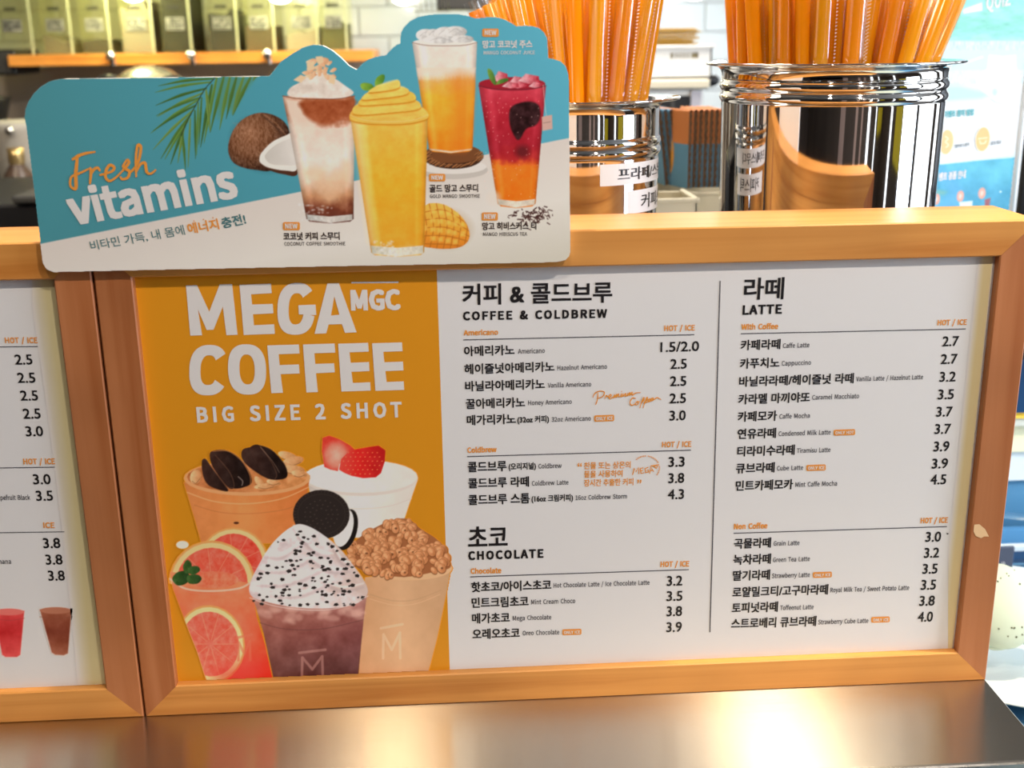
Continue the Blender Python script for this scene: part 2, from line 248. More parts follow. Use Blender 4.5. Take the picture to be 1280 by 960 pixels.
(197,[96,-88,166,-68,193,-22,176,13,126,23,89,23,63,29,56,44,59,57,68,67,82,62,96,60,145,78,166,126,161,149,150,166,189,166,189,190,123,190,111,194,96,195,46,177,25,127,33,97,50,76,50,75,35,60,29,39,34,20,46,8,46,6,25,-13,18,-37,40,-74,96,82,68,94,56,127,68,160,96,172,125,160,137,127,125,94,101,-65,60,-56,46,-32,50,-16,65,0,78,-2,90,-3,123,-3,151,-8,161,-27,145,-54],[21,19,20,21,18,19,21,17,18,21,16,17,22,37,21,37,38,21,38,16,21,39,15,38,15,16,38,39,14,15,22,36,37,40,14,39,40,13,14,23,36,22,23,35,36,41,13,40,41,12,13,24,35,23,24,34,35,34,12,41,24,12,34,24,11,12,25,11,24,26,9,25,9,11,25,26,8,9,10,11,9,27,8,26,27,7,8,27,6,7,28,6,27,28,5,6,28,4,5,28,3,4,29,3,28,29,49,3,49,50,3,50,2,3,30,49,29,31,46,30,46,49,30,31,45,46,47,49,46,48,49,47,51,2,50,32,45,31,32,44,45,51,1,2,52,1,51,32,43,44,33,43,32,42,1,52,33,42,43,33,1,42,33,0,1]),
(213,[32,0,64,0,64,138,90,160,116,167,144,155,152,116,152,0,184,0,184,120,170,176,126,195,91,186,63,163,64,202,64,279,32,279],[0,15,16,0,14,15,0,13,14,12,10,11,13,10,12,13,4,10,4,5,10,5,9,10,13,3,4,0,2,13,2,3,13,6,9,5,0,1,2,6,8,9,7,8,6]),
(96,[48,229,64,235,70,251,64,266,48,271,33,266,27,251,33,235,32,0,64,0,64,190,32,190],[8,10,11,8,9,10,5,3,4,6,3,5,6,2,3,7,2,6,7,1,2,0,1,7]),
(96,[48,229,64,235,70,251,64,266,48,271,33,266,27,251,33,235,12,-85,53,-68,64,-22,64,190,33,190,33,-22,28,-49,9,-59,-1,-58,-9,-56,-15,-80,-3,-83],[13,11,12,13,10,11,14,10,13,14,9,10,15,9,14,18,16,17,18,15,16,18,9,15,18,8,9,19,8,18,5,3,4,6,3,5,6,2,3,7,2,6,7,1,2,0,1,7]),
(193,[32,0,64,0,64,50,99,92,155,0,190,0,118,113,181,190,146,190,65,90,64,90,64,279,32,279],[0,11,12,0,10,11,9,7,8,9,6,7,9,3,6,3,5,6,9,2,3,4,5,3,0,9,10,0,2,9,0,1,2]),
(99,[66,-5,77,-4,84,-2,80,23,76,22,73,22,67,25,64,36,64,279,32,279,32,38,40,7],[10,8,9,10,7,8,11,7,10,11,6,7,11,5,6,4,2,3,5,2,4,11,2,5,0,2,11,0,1,2]),
(324,[32,0,64,0,64,138,89,160,112,167,139,155,147,116,147,0,179,0,179,138,204,160,227,167,254,155,263,116,263,0,294,0,294,120,280,176,237,195,204,185,174,159,156,185,121,195,90,186,62,162,62,162,58,190,32,190],[23,21,22,19,17,18,0,26,27,0,25,26,24,21,23,24,4,21,4,20,21,20,17,19,20,11,17,11,12,17,12,16,17,24,3,4,5,20,4,20,10,11,0,24,25,0,2,24,2,3,24,20,9,10,5,9,20,6,9,5,13,16,12,0,1,2,6,8,9,13,15,16,7,8,6,14,15,13]),
(214,[32,0,64,0,64,138,90,160,116,167,144,155,152,116,152,0,184,0,184,120,170,176,126,195,91,186,62,162,62,162,58,190,32,190],[12,10,11,0,15,16,0,14,15,13,10,12,13,4,10,4,5,10,5,9,10,13,3,4,0,13,14,0,2,13,2,3,13,6,9,5,0,1,2,6,8,9,7,8,6]),
(212,[106,-5,167,22,194,95,167,169,106,195,45,169,18,95,45,22,106,22,66,42,51,95,66,148,106,168,146,148,161,95,146,42],[5,3,4,6,11,5,11,12,5,12,3,5,12,13,3,13,2,3,6,10,11,14,2,13,7,10,6,7,9,10,15,2,14,15,1,2,8,1,15,7,8,9,7,1,8,0,1,7]),
(217,[32,-80,64,-80,64,-16,63,18,90,1,116,-5,173,22,199,98,179,169,123,195,91,187,62,168,62,168,58,190,32,190,111,22,89,27,64,42,64,142,91,161,115,168,154,149,165,98,150,42],[10,8,9,0,13,14,0,12,13,11,8,10,11,20,8,20,21,8,21,7,8,0,11,12,0,18,11,18,19,11,19,20,11,22,7,21,0,17,18,22,6,7,23,6,22,15,6,23,0,3,17,3,16,17,3,15,16,3,6,15,3,5,6,0,2,3,4,5,3,0,1,2]),
(217,[153,-80,185,-80,185,190,159,190,156,172,155,172,130,189,101,195,43,168,19,95,40,21,97,-5,128,3,154,22,153,-13,104,22,65,42,51,95,68,148,106,168,130,163,153,148,153,48,129,29],[8,6,7,4,2,3,4,1,2,8,5,6,8,4,5,8,19,4,19,20,4,20,21,4,21,1,4,9,18,8,18,19,8,22,1,21,9,17,18,9,16,17,10,16,9,23,13,22,13,1,22,10,15,16,15,13,23,10,13,15,10,12,13,14,1,13,11,12,10,0,1,14]),
(136,[32,0,64,0,64,122,87,156,112,166,122,166,131,163,137,191,127,194,116,195,86,184,62,155,62,155,58,190,32,190],[10,8,9,10,7,8,10,6,7,0,13,14,0,12,13,11,4,10,4,5,10,5,6,10,11,3,4,11,2,3,0,11,12,0,2,11,0,1,2]),
(164,[82,-5,133,12,151,52,132,90,93,110,65,122,52,143,61,162,88,170,111,165,131,153,146,173,120,189,87,195,39,179,22,141,39,105,77,86,107,72,120,50,111,29,83,20,53,27,27,43,11,22,43,3],[14,12,13,14,11,12,15,7,14,7,8,14,8,11,14,8,9,11,9,10,11,15,6,7,15,5,6,16,5,15,16,4,5,16,3,4,17,3,16,17,18,3,18,2,3,19,2,18,19,1,2,20,1,19,24,22,23,21,1,20,24,21,22,25,21,24,25,1,21,25,0,1]),
(132,[92,-5,110,-2,127,2,121,27,110,23,99,21,76,31,70,58,70,164,121,164,121,190,70,190,70,244,43,244,40,190,9,188,9,164,38,164,38,59,50,13],[14,12,13,14,11,12,15,11,14,15,10,11,15,9,10,16,9,15,17,9,16,18,8,17,8,9,17,18,7,8,19,7,18,19,6,7,19,5,6,4,2,3,5,2,4,19,2,5,0,2,19,0,1,2]),
(213,[88,-5,122,5,151,30,152,30,154,0,181,0,181,190,149,190,149,55,124,31,97,23,70,35,62,74,62,190,29,190,29,70,44,14],[15,13,14,15,12,13,8,6,7,8,5,6,15,11,12,16,11,15,9,3,8,3,5,8,16,10,11,10,2,9,2,3,9,10,1,2,4,5,3,16,1,10,0,1,16]),
(182,[73,0,111,0,178,190,146,190,110,82,102,54,93,26,91,26,82,54,74,82,38,190,5,190],[0,10,11,0,9,10,4,2,3,4,1,2,0,8,9,5,1,4,0,7,8,6,1,5,0,6,7,0,1,6]),
(281,[62,0,99,0,126,102,133,129,139,157,141,157,147,129,154,103,181,0,220,0,272,190,241,190,213,80,207,53,202,27,200,27,193,53,187,80,157,190,126,190,96,80,89,53,83,27,82,27,76,53,70,80,42,190,9,190],[0,26,27,0,25,26,20,18,19,20,4,18,4,5,18,5,17,18,12,10,11,12,9,10,20,3,4,6,17,5,7,17,6,20,2,3,8,17,7,20,1,2,0,24,25,21,1,20,8,16,17,13,9,12,0,23,24,22,1,21,8,15,16,14,9,13,0,22,23,0,1,22,8,14,15,8,9,14]),
(174,[5,0,39,0,64,44,74,62,84,78,85,78,96,62,106,44,134,0,169,0,106,96,164,190,131,190,107,148,99,133,91,117,89,117,79,133,70,148,45,190,10,190,68,99],[21,19,20,21,18,19,13,11,12,13,10,11,21,17,18,14,10,13,21,16,17,15,10,14,21,15,16,21,10,15,0,4,21,4,10,21,4,5,10,5,9,10,0,3,4,6,9,5,7,9,6,0,2,3,0,1,2,8,9,7]),
(182,[35,-82,80,-63,106,-16,178,190,147,190,112,85,105,58,97,31,95,31,86,58,76,85,38,190,5,190,81,0,77,-15,60,-44,34,-56,26,-55,19,-53,13,-78,23,-81],[13,11,12,13,10,11,5,3,4,5,2,3,13,9,10,6,2,5,13,8,9,7,2,6,13,7,8,13,2,7,14,2,13,15,2,14,15,1,2,16,1,15,19,17,18,19,16,17,19,1,16,19,0,1,20,0,19]),
(166,[12,0,156,0,156,26,53,26,153,173,153,190,23,190,23,164,112,164,12,17],[7,5,6,7,4,5,7,8,4,8,3,4,9,3,8,9,2,3,9,1,2,0,1,9]),
(194,[97,-5,156,29,177,129,156,229,97,261,39,229,18,129,39,29,97,21,62,47,48,129,62,211,97,236,133,211,146,129,133,47],[5,12,4,12,3,4,5,11,12,13,3,12,6,11,5,13,2,3,6,10,11,14,2,13,7,10,6,7,9,10,15,2,14,15,1,2,7,8,9,8,1,15,8,0,1,0,8,7]),
(194,[31,0,172,0,172,27,120,27,120,257,96,257,72,246,42,238,42,218,88,218,88,27,31,27],[6,4,5,6,9,4,9,3,4,7,9,6,8,9,7,10,3,9,0,10,11,0,3,10,0,2,3,0,1,2]),
(194,[15,0,177,0,177,28,106,28,85,27,64,25,137,108,165,186,144,241,90,261,47,251,14,224,33,206,57,227,86,235,121,221,133,185,104,112,15,19],[10,8,9,11,14,10,14,8,10,14,15,8,15,7,8,11,13,14,11,12,13,16,7,15,16,6,7,17,6,16,18,6,17,18,5,6,4,2,3,4,1,2,5,1,4,18,1,5,0,1,18]),
(194,[92,-5,151,15,175,69,159,112,120,134,120,136,153,158,166,197,145,244,91,261,52,253,20,231,37,210,61,228,90,235,122,224,133,195,118,160,62,146,62,121,125,107,142,70,128,35,90,22,53,31,27,51,10,31,42,6],[10,8,9,11,8,10,11,14,8,14,15,8,15,7,8,11,13,14,12,13,11,16,7,15,16,6,7,17,6,16,18,6,17,18,5,6,19,5,18,19,4,5,19,3,4,20,3,19,20,2,3,21,2,20,22,2,21,22,1,2,26,24,25,23,1,22,26,23,24,27,23,26,27,1,23,27,0,1]),
(194,[119,0,149,0,149,71,183,71,183,96,149,96,149,257,114,257,7,92,7,71,119,71,119,96,40,96,99,184,109,203,119,222,121,222,120,198,119,175],[8,6,7,8,15,6,15,16,6,16,5,6,8,14,15,17,5,16,8,13,14,18,5,17,8,12,13,11,5,18,8,11,12,8,5,11,8,4,5,8,3,4,9,3,8,10,3,9,0,2,10,2,3,10,0,1,2]),
(194,[92,-5,150,18,176,83,153,146,98,165,78,163,60,155,67,229,163,229,163,257,39,257,30,137,47,126,68,137,90,141,129,126,143,83,127,38,89,22,51,31,26,50,9,29,42,6],[11,7,10,7,9,10,7,8,9,11,6,7,5,3,4,6,3,5,11,3,6,11,14,3,14,15,3,15,2,3,11,13,14,11,12,13,16,2,15,16,1,2,17,1,16,21,19,20,18,1,17,21,18,19,22,18,21,22,1,18,22,0,1]),
(194,[105,-5,157,18,179,79,160,139,108,159,77,151,50,129,70,212,116,235,138,230,157,215,175,235,149,254,114,261,48,230,20,123,44,27,50,103,77,128,103,136,137,120,149,79,136,37,105,21,67,42],[14,12,13,14,8,12,8,11,12,14,7,8,9,11,8,9,10,11,15,7,14,15,6,7,5,3,4,6,19,5,19,3,5,19,20,3,20,2,3,6,18,19,15,18,6,15,17,18,16,17,15,21,2,20,16,24,17,22,2,21,22,1,2,16,23,24,23,1,22,0,23,16,0,1,23]),
(194,[69,0,103,0,119,127,178,237,178,257,17,257,17,229,142,229,88,125],[6,4,5,6,3,4,6,7,3,7,2,3,8,2,7,8,1,2,0,1,8]),
(194,[98,-5,156,15,178,62,165,104,135,129,135,131,158,156,169,193,150,242,99,261,49,243,28,195,39,161,63,136,63,135,31,107,16,64,39,15,116,139,75,160,57,195,69,225,98,237,130,224,142,191,135,164,98,19,60,33,44,67,54,100,80,125,127,101,148,63,134,31],[10,8,9,11,21,10,21,22,10,22,8,10,22,23,8,23,7,8,11,20,21,24,7,23,12,20,11,12,19,20,24,6,7,25,6,24,18,6,25,13,19,12,13,18,19,18,5,6,13,5,18,14,5,13,15,30,14,30,5,14,30,4,5,30,3,4,15,29,30,31,3,30,16,29,15,31,2,3,32,2,31,16,28,29,16,27,28,17,27,16,33,2,32,33,1,2,17,26,27,26,1,33,17,1,26,0,1,17]),
(194,[82,-5,147,28,175,139,151,231,89,261,37,238,15,178,35,118,86,97,118,106,145,129,125,45,81,22,57,27,38,42,20,22,46,3,145,155,118,129,91,121,57,137,46,178,58,220,89,236,128,216],[5,23,4,23,3,4,6,22,5,22,23,5,24,3,23,24,2,3,6,21,22,17,2,24,7,21,6,7,20,21,18,2,17,18,10,2,10,1,2,7,19,20,19,10,18,19,9,10,11,1,10,7,9,19,8,9,7,12,1,11,15,13,14,12,0,1,15,12,13,15,0,12,16,0,15]),
(238,[91,-5,132,3,165,25,195,6,224,-5,232,22,209,31,184,47,211,90,229,138,199,138,184,97,163,63,128,96,98,135,138,168,156,211,143,247,105,261,63,244,47,201,51,172,63,141,28,110,13,67,34,15,144,42,120,27,95,21,58,34,44,68,53,95,76,118,107,78,86,156,77,179,74,201,82,228,106,239,124,230,130,210,117,180],[19,17,18,19,38,17,38,39,17,39,16,17,20,37,19,37,38,19,40,16,39,20,36,37,40,15,16,41,15,40,20,35,36,21,35,20,34,15,41,21,34,35,22,34,21,34,14,15,22,14,34,23,14,22,11,9,10,11,8,9,23,32,14,32,13,14,23,31,32,33,13,32,24,31,23,12,8,11,33,12,13,24,30,31,12,7,8,26,12,33,24,29,30,25,29,24,26,7,12,26,6,7,27,6,26,25,28,29,27,2,6,2,5,6,28,2,27,28,1,2,3,5,2,3,4,5,25,1,28,0,1,25]),
(137,[4,-63,27,-63,132,278,109,278],[0,2,3,0,1,2]),
(118,[84,-69,103,-60,70,21,59,109,70,197,103,277,84,286,46,204,32,109,46,14],[7,5,6,7,4,5,8,4,7,8,3,4,9,3,8,9,2,3,9,1,2,0,1,9]),
(118,[35,-69,72,14,86,109,72,204,35,286,15,277,49,197,60,109,49,21,15,-60],[5,3,4,6,3,5,6,2,3,7,2,6,8,2,7,8,1,2,9,1,8,9,0,1]),
(97,[49,-5,65,2,72,20,65,37,49,44,32,37,26,20,32,2],[5,3,4,6,3,5,6,2,3,7,2,6,7,1,2,7,0,1]),
(113,[56,-5,73,2,79,20,73,37,56,44,40,37,33,20,40,2,46,77,68,77,72,226,72,262,40,262,41,226],[13,11,12,13,10,11,8,10,13,8,9,10,5,3,4,6,3,5,6,2,3,7,2,6,7,1,2,7,0,1]),
(97,[26,-67,64,-38,77,7,70,34,50,44,33,38,26,22,33,5,50,-1,54,0,44,-28,19,-48],[5,3,4,6,3,5,6,2,3,7,2,6,7,9,2,9,1,2,8,9,7,10,1,9,11,1,10,11,0,1]),
(280,[],[]),
]
GLY={ch:(g[0]/1000,np.array(g[1],float).reshape(-1,2)/1000,np.array(g[2],int).reshape(-1,3)) for ch,g in zip(GCH,GL)}; GLY[' ']=(.13,GLY[' '][1],GLY[' '][2])
CAPH=GLY['H'][1][:,1].max()
def sans(s,track=0.0):
    x=0;V=[];F=[];n=0
    for ch in s:
        a,v,f=GLY.get(ch,GLY[' '])
        if len(v): V.append(v+[x,0]);F.append(f+n);n+=len(v)
        x+=a+track
    return np.concatenate(V),np.concatenate(F)
_tc=bpy.data.curves.new('type','FONT'); _tc.resolution_u=3; _to=bpy.data.objects.new('type',_tc); COL.objects.link(_to)
_cache={}
def gill(s,track=1.0):
    """Blender's own built-in font, which also has Hangul"""
    if (s,track) in _cache: return _cache[s,track]
    _tc.body=s; _tc.space_character=track; bpy.context.view_layer.update(); dg=bpy.context.evaluated_depsgraph_get()
    me=bpy.data.meshes.new_from_object(_to.evaluated_get(dg)); V=np.zeros(len(me.vertices)*3); me.vertices.foreach_get('co',V)
    me.calc_loop_triangles(); F=np.zeros(len(me.loop_triangles)*3,int); me.loop_triangles.foreach_get('vertices',F)
    r=(V.reshape(-1,3)[:,:2].copy(),F.reshape(-1,3)); bpy.data.meshes.remove(me); _cache[s,track]=r; return r
class Flat:
    """collects flat print lying on a plane"""
    def __init__(s,plane): s.pl=plane; s.V=[];s.F=[];s.n=0;s.marks=[];s.hold=False
    def mark(s):
        if not s.hold and (not s.marks or s.marks[-1]!=(s.n,len(s.F))): s.marks.append((s.n,len(s.F)))
    def tri(s,V,F):
        s.V.append(V); s.F+= (np.asarray(F)+s.n).tolist(); s.n+=len(V)
    def text(s,body,x0,y0,x1,h,y1=None,font='k',bold=0.0,off=.0003,track=None,slant=0,sq=None):
        y1=y0 if y1 is None else y1
        if font=='s': V,F=sans(body,0.0 if track is None else track); lo,hi=0.0,CAPH
        elif font=='d': V,F=gill(body); lo,hi=0.0,V[:,1].max()
        else:
            V,F=gill(body,1.0 if track is None else track); lo,hi=V[:,1].min(),V[:,1].max()
            if body[0]=='(' or body[-1]==')': lo+= .04
        V=V.copy(); V[:,1]=(V[:,1]-lo)/(hi-lo); a,b=V[:,0].min(),V[:,0].max(); V[:,0]=(V[:,0]-a)/(b-a)
        A=s.pl.at(x0,y0,off); Bp=s.pl.at(x1,y1,off); C=s.pl.at(x0,y0-h,off)
        ex=Bp-A; ey=C-A; u=ex/np.linalg.norm(ex); ey=np.linalg.norm(ey)*np.cross(u,s.pl.n)*-1
        if ey[2]<0: ey=-ey
        hh=np.linalg.norm(ey)
        W=A+V[:,:1]*ex+V[:,1:]*ey+(V[:,1:]*slant*hh)*u
        s.mark()
        if bold:
            b_=bold*hh; m=max(1,math.ceil(bold/.055)) if font=='s' else 1; q_=0
            for i in range(-m,m+1):
                for j in range(-m,m+1):
                    if font!='s' and (i==0)!=(j==0): continue
                    s.tri(W+u*b_*i/m+ey/hh*b_*j/m*.85+s.pl.n*q_*.000004,F); q_+=1
        else: s.tri(W,F)
        return s
    def poly(s,pts,off=.0003):
        """simple polygon (may be concave), in view directions"""
        from mathutils.geometry import tessellate_polygon
        s.mark(); P=np.array(pts,float); t=tessellate_polygon([[Vector((p[0],-p[1],0)) for p in P]])
        s.tri(s.pl.at(P[:,0],P[:,1],off),[list(f) for f in t]); return s
    def holed(s,outer,inner,off=.0003):
        from mathutils.geometry import tessellate_polygon
        s.mark(); t=tessellate_polygon([[Vector((p[0],-p[1],0)) for p in outer],[Vector((p[0],-p[1],0)) for p in inner]])
        P=np.array(list(outer)+list(inner),float); s.tri(s.pl.at(P[:,0],P[:,1],off),[list(f) for f in t]); return s
    def stroke(s,pts,wd,off=.0003,smooth=True):
        s.mark(); P=spline(pts) if smooth else np.array(pts,float)
        wd=np.interp(np.linspace(0,1,len(P)),np.linspace(0,1,len(wd)),wd) if np.ndim(wd) else np.full(len(P),wd)
        d=np.gradient(P,axis=0); d/=np.linalg.norm(d,axis=1,keepdims=True)+1e-9; nn=np.stack([-d[:,1],d[:,0]],-1)*wd[:,None]/2; s.k=(getattr(s,'k',0)+1)%12; off=off+s.k*.00001
        Q=np.concatenate([P+nn,P-nn]); n=len(P); up=np.tile(np.arange(n)*.000003,2)[:,None]*s.pl.n
        s.tri(s.pl.at(Q[:,0],Q[:,1],off)+up,[f for i in range(n-1) for f in ((i,i+1,n+i+1),(i,n+i+1,n+i))]); return s
    def build(s,name,m,parent):
        """one object for every marked piece (a word, a price row, a stroke group)"""
        V=np.concatenate(s.V); F=np.array(s.F)
        n=np.cross(V[F[:,1]]-V[F[:,0]],V[F[:,2]]-V[F[:,0]])@s.pl.n
        F[n<0]=F[n<0][:,::-1]; mk=s.marks+[(s.n,len(s.F))]; o=None
        if mk[0]!=(0,0): mk=[(0,0)]+mk
        for (v0,f0),(v1,f1) in zip(mk[:-1],mk[1:]):
            if f1>f0: o=link(name,V[v0:v1],(F[f0:f1]-v0).tolist(),m,parent)
        return o
def spline(pts,k=8,closed=False):
    P=np.array(pts,float); n=len(P); out=[]
    rngi=range(n) if closed else range(n-1)
    for i in rngi:
        if closed: p0,p1,p2,p3=P[i-1],P[i],P[(i+1)%n],P[(i+2)%n]
        else: p0,p1,p2,p3=P[max(i-1,0)],P[i],P[i+1],P[min(i+2,n-1)]
        for j in range(k):
            t=j/k; out.append(.5*((2*p1)+(-p0+p2)*t+(2*p0-5*p1+4*p2-p3)*t*t+(-p0+3*p1-3*p2+p3)*t**3))
    if not closed: out.append(P[-1])
    return np.array(out)

# ---------------------------------------------------------------- painted print (colour per vertex on a fine sheet)
class Canvas:
    def __init__(s,x0,y0,x1,y1,step,bgf,tf=(0,0,1)):
        s.xs=np.arange(x0,x1+step,step); s.ys=np.arange(y0,y1+step,step); s.X,s.Y=np.meshgrid(s.xs,s.ys); s.step=step
        s.C=np.zeros(s.X.shape+(3,)); s.C[:]=bgf(s.X,s.Y); s.A=np.zeros(s.X.shape); s.tf=tf
    def T(s,p): p=np.array(p,float); return np.stack([s.tf[0]+p[...,0]/s.tf[2],s.tf[1]+p[...,1]/s.tf[2]],-1)
    def _comp(s,sl,m,col,touch=True):
        x=s.X[sl];y=s.Y[sl]
        c=col((x-s.tf[0])*s.tf[2],(y-s.tf[1])*s.tf[2]) if callable(col) else np.array(col,float)
        s.C[sl]=s.C[sl]*(1-m[...,None])+m[...,None]*c
        if touch: s.A[sl]=np.maximum(s.A[sl],m)
    def _bb(s,P,pad):
        i0=max(0,int((P[:,0].min()-pad-s.xs[0])/s.step)); i1=min(len(s.xs),int((P[:,0].max()+pad-s.xs[0])/s.step)+2)
        j0=max(0,int((P[:,1].min()-pad-s.ys[0])/s.step)); j1=min(len(s.ys),int((P[:,1].max()+pad-s.ys[0])/s.step)+2)
        if i1<=i0 or j1<=j0: return None
        return (slice(j0,j1),slice(i0,i1))
    def poly(s,pts,col,soft=.6,smooth=False,a=1.0,clip=None,touch=True):
        P=s.T(pts)
        if smooth: P=spline(P,6,True)
        sl=s._bb(P,soft+1)
        if sl is None: return
        x=s.X[sl];y=s.Y[sl]; D=np.full(x.shape,1e9); ins=np.zeros(x.shape,bool); n=len(P)
        for i in range(n):
            a0=P[i];b0=P[(i+1)%n]; e=b0-a0; L=e@e+1e-12
            t=np.clip(((x-a0[0])*e[0]+(y-a0[1])*e[1])/L,0,1); D=np.minimum(D,(x-a0[0]-t*e[0])**2+(y-a0[1]-t*e[1])**2)
            c=((a0[1]>y)!=(b0[1]>y)); 
            if abs(e[1])>1e-9: ins^=c&(x<a0[0]+(y-a0[1])*e[0]/e[1])
        sd=np.sqrt(D)*np.where(ins,-1,1); m=np.clip(.5-sd/(2*soft),0,1)*a
        if clip is not None: m=m*clip[sl]
        s._comp(sl,m,col,touch)
    def mask(s,pts,soft=.6,smooth=False):
        C,A=s.C.copy(),s.A.copy(); s.A[:]=0; s.poly(pts,(0,0,0),soft,smooth); m=s.A.copy(); s.C,s.A=C,A; return m
    def ell(s,cx,cy,rx,ry,col,rot=0,soft=.6,a=1.0,clip=None,touch=True,n=28):
        t=np.linspace(0,2*math.pi,n,endpoint=False); c,si=math.cos(rot),math.sin(rot); ex,ey=rx*np.cos(t),ry*np.sin(t)
        s.poly(np.stack([cx+ex*c-ey*si,cy+ex*si+ey*c],-1),col,soft,False,a,clip,touch)
    def line(s,pts,wd,col,soft=.5,a=1.0,clip=None,smooth=True,touch=True):
        P=s.T(pts)
        if smooth and len(P)>2: P=spline(P,6)
        wd=np.interp(np.linspace(0,1,len(P)),np.linspace(0,1,len(wd)),wd) if np.ndim(wd) else np.full(len(P),float(wd)); wd=wd/s.tf[2]
        sl=s._bb(P,soft+wd.max()+1)
        if sl is None: return
        x=s.X[sl];y=s.Y[sl]; D=np.full(x.shape,1e9)
        for i in range(len(P)-1):
            a0=P[i];b0=P[i+1]; e=b0-a0; L=e@e+1e-12
            t=np.clip(((x-a0[0])*e[0]+(y-a0[1])*e[1])/L,0,1)
            D=np.minimum(D,np.sqrt((x-a0[0]-t*e[0])**2+(y-a0[1]-t*e[1])**2)-(wd[i]+(wd[i+1]-wd[i])*t)/2)
        m=np.clip(.5-D/(2*soft),0,1)*a
        if clip is not None: m=m*clip[sl]
        s._comp(sl,m,col,touch)
    def build(s,name,plane,m,parent,off,k=1.22,keep=None):
        K=s.A>.02
        if keep is not None: K&=keep(s.X,s.Y)
        q=K[:-1,:-1]|K[1:,:-1]|K[:-1,1:]|K[1:,1:]
        if keep is not None: kk=keep(s.X,s.Y); q&=kk[:-1,:-1]&kk[1:,:-1]&kk[:-1,1:]&kk[1:,1:]
        H,W=s.X.shape; idx=np.arange(H*W).reshape(H,W)
        Q=np.stack([idx[1:,:-1][q],idx[1:,1:][q],idx[:-1,1:][q],idx[:-1,:-1][q]],-1)
        used=np.unique(Q); remap=np.zeros(H*W,int); remap[used]=np.arange(len(used)); Q=remap[Q]
        V=plane.at(s.X.ravel()[used],s.Y.ravel()[used],off)-origin(parent); C=np.clip(s2l(np.clip(s.C.reshape(-1,3)[used],0,255))*k,0,.93)
        me=bpy.data.meshes.new(name); me.vertices.add(len(V)); me.vertices.foreach_set('co',V.ravel())
        me.loops.add(Q.size); me.loops.foreach_set('vertex_index',Q.ravel().astype(np.int32)); me.polygons.add(len(Q))
        me.polygons.foreach_set('loop_start',np.arange(0,Q.size,4,dtype=np.int32)); me.update(calc_edges=True)
        ca=me.color_attributes.new('ink','FLOAT_COLOR','POINT'); ca.data.foreach_set('color',np.concatenate([C,np.ones((len(C),1))],1).ravel())
        me.materials.append(m); o=bpy.data.objects.new(name,me); COL.objects.link(o); o.parent=parent; return o
def vnoise(x,y,sc,seed=0):
    x=x/sc;y=y/sc; r=np.random.RandomState(seed).rand(64,64); xi=np.floor(x).astype(int);yi=np.floor(y).astype(int);fx=x-xi;fy=y-yi
    fx=fx*fx*(3-2*fx);fy=fy*fy*(3-2*fy); g=lambda i,j:r[i%64,j%64]
    return (g(xi,yi)*(1-fx)+g(xi+1,yi)*fx)*(1-fy)+(g(xi,yi+1)*(1-fx)+g(xi+1,yi+1)*fx)*fy
def fbm(x,y,sc,seed=0): return vnoise(x,y,sc,seed)*.55+vnoise(x,y,sc*.45,seed+1)*.3+vnoise(x,y,sc*.2,seed+2)*.15
def ramp(t,stops):
    t=np.clip(t,0,1); p=[a for a,_ in stops]; return np.stack([np.interp(t,p,[c[i] for _,c in stops]) for i in range(3)],-1)
# ================================================================ ROOM
W_,H_,T_,REC,D_,LEDGE=0.62,0.34552,0.02417,0.00645,0.0685,0.1006
def struct(name,mb,m,parent=None): o=mb.build(name,m,parent); o['kind']='structure'; return o
M['floor']=mat('dark_floor',(.06,.05,.045),.35,noise=((3,3,3),.3)); M['wall_dark']=mat('brown_wall',(.075,.055,.045),.6,noise=((2,2,2),.2))
M['ceiling']=mat('grey_ceiling',(.28,.27,.26),.8,noise=((2,2,2),.1)); M['grout']=mat('tile_grout',(.55,.56,.56),.8,noise=((40,40,40),.1))
M['tile']=mat('glazed_tile',(.74,.78,.80),.14,coat=.3,noise=((6,6,6),.05)); M['wall_grey']=mat('grey_plaster',(.60,.50,.40),.7,noise=((3,3,3),.2))
struct('floor',MB().box(-3,3.6,-4,2.62,-1.1,-1.05),M['floor'])
struct('ceiling',MB().box(-3,3.6,-4,2.62,1.62,1.68),M['ceiling'])
struct('wall_left',MB().box(-3.06,-3,-4,2.62,-1.05,1.62),M['wall_dark'])
# shop front: piers and lintels left and right of the openings that let the daylight in
b=MB()
for _a,_b in ((-3,2.05),(2.04,2.05),(2.25,2.75),(2.85,3.6)): b.box(_a,_b,-4.06,-4,-1.05,1.62)
b.box(-3,3.6,-4.06,-4,1.30,1.62).box(-3,.3,-4.06,-4,-1.05,-.5)
struct('wall_front',b,M['wall_dark'])
b=MB().box(3.6,3.66,-4,-3.0,-1.05,1.62).box(3.6,3.66,-2.75,-.35,-1.05,1.62).box(3.6,3.66,1.05,1.45,-1.05,1.62).box(3.6,3.66,1.9,2.62,-1.05,1.62).box(3.6,3.66,-3.0,1.9,1.45,1.62).box(3.6,3.66,.42,.47,-1.05,1.45)
struct('wall_right',b,M['wall_dark'])
YW=2.5
wb=struct('wall_back',MB().box(-3,3.6,YW+.008,YW+.12,-1.05,1.62),M['grout'])
z0=at(880,40,YW)[2]; th,tw=.0765,.155; xo=at(881,30,YW)[0]
rowz=[z0+th*k for k in range(-9,4)]
for r,z in enumerate(rowz):
    sh=(0 if r%2==1 else tw/2); k0=int((-1.05-xo)/tw)-1
    for k in range(k0,k0+19):
        x=xo+sh+k*tw
        if x+tw<-1.02 or x>1.35: continue
        if z+th<.22: continue
        o=MB().box(x+.0016,x+tw-.0016,YW-rng.rand()*.0012,YW+.009,z+.0016,z+th-.0016,c=.0022).build('tile',M['tile'],wb)
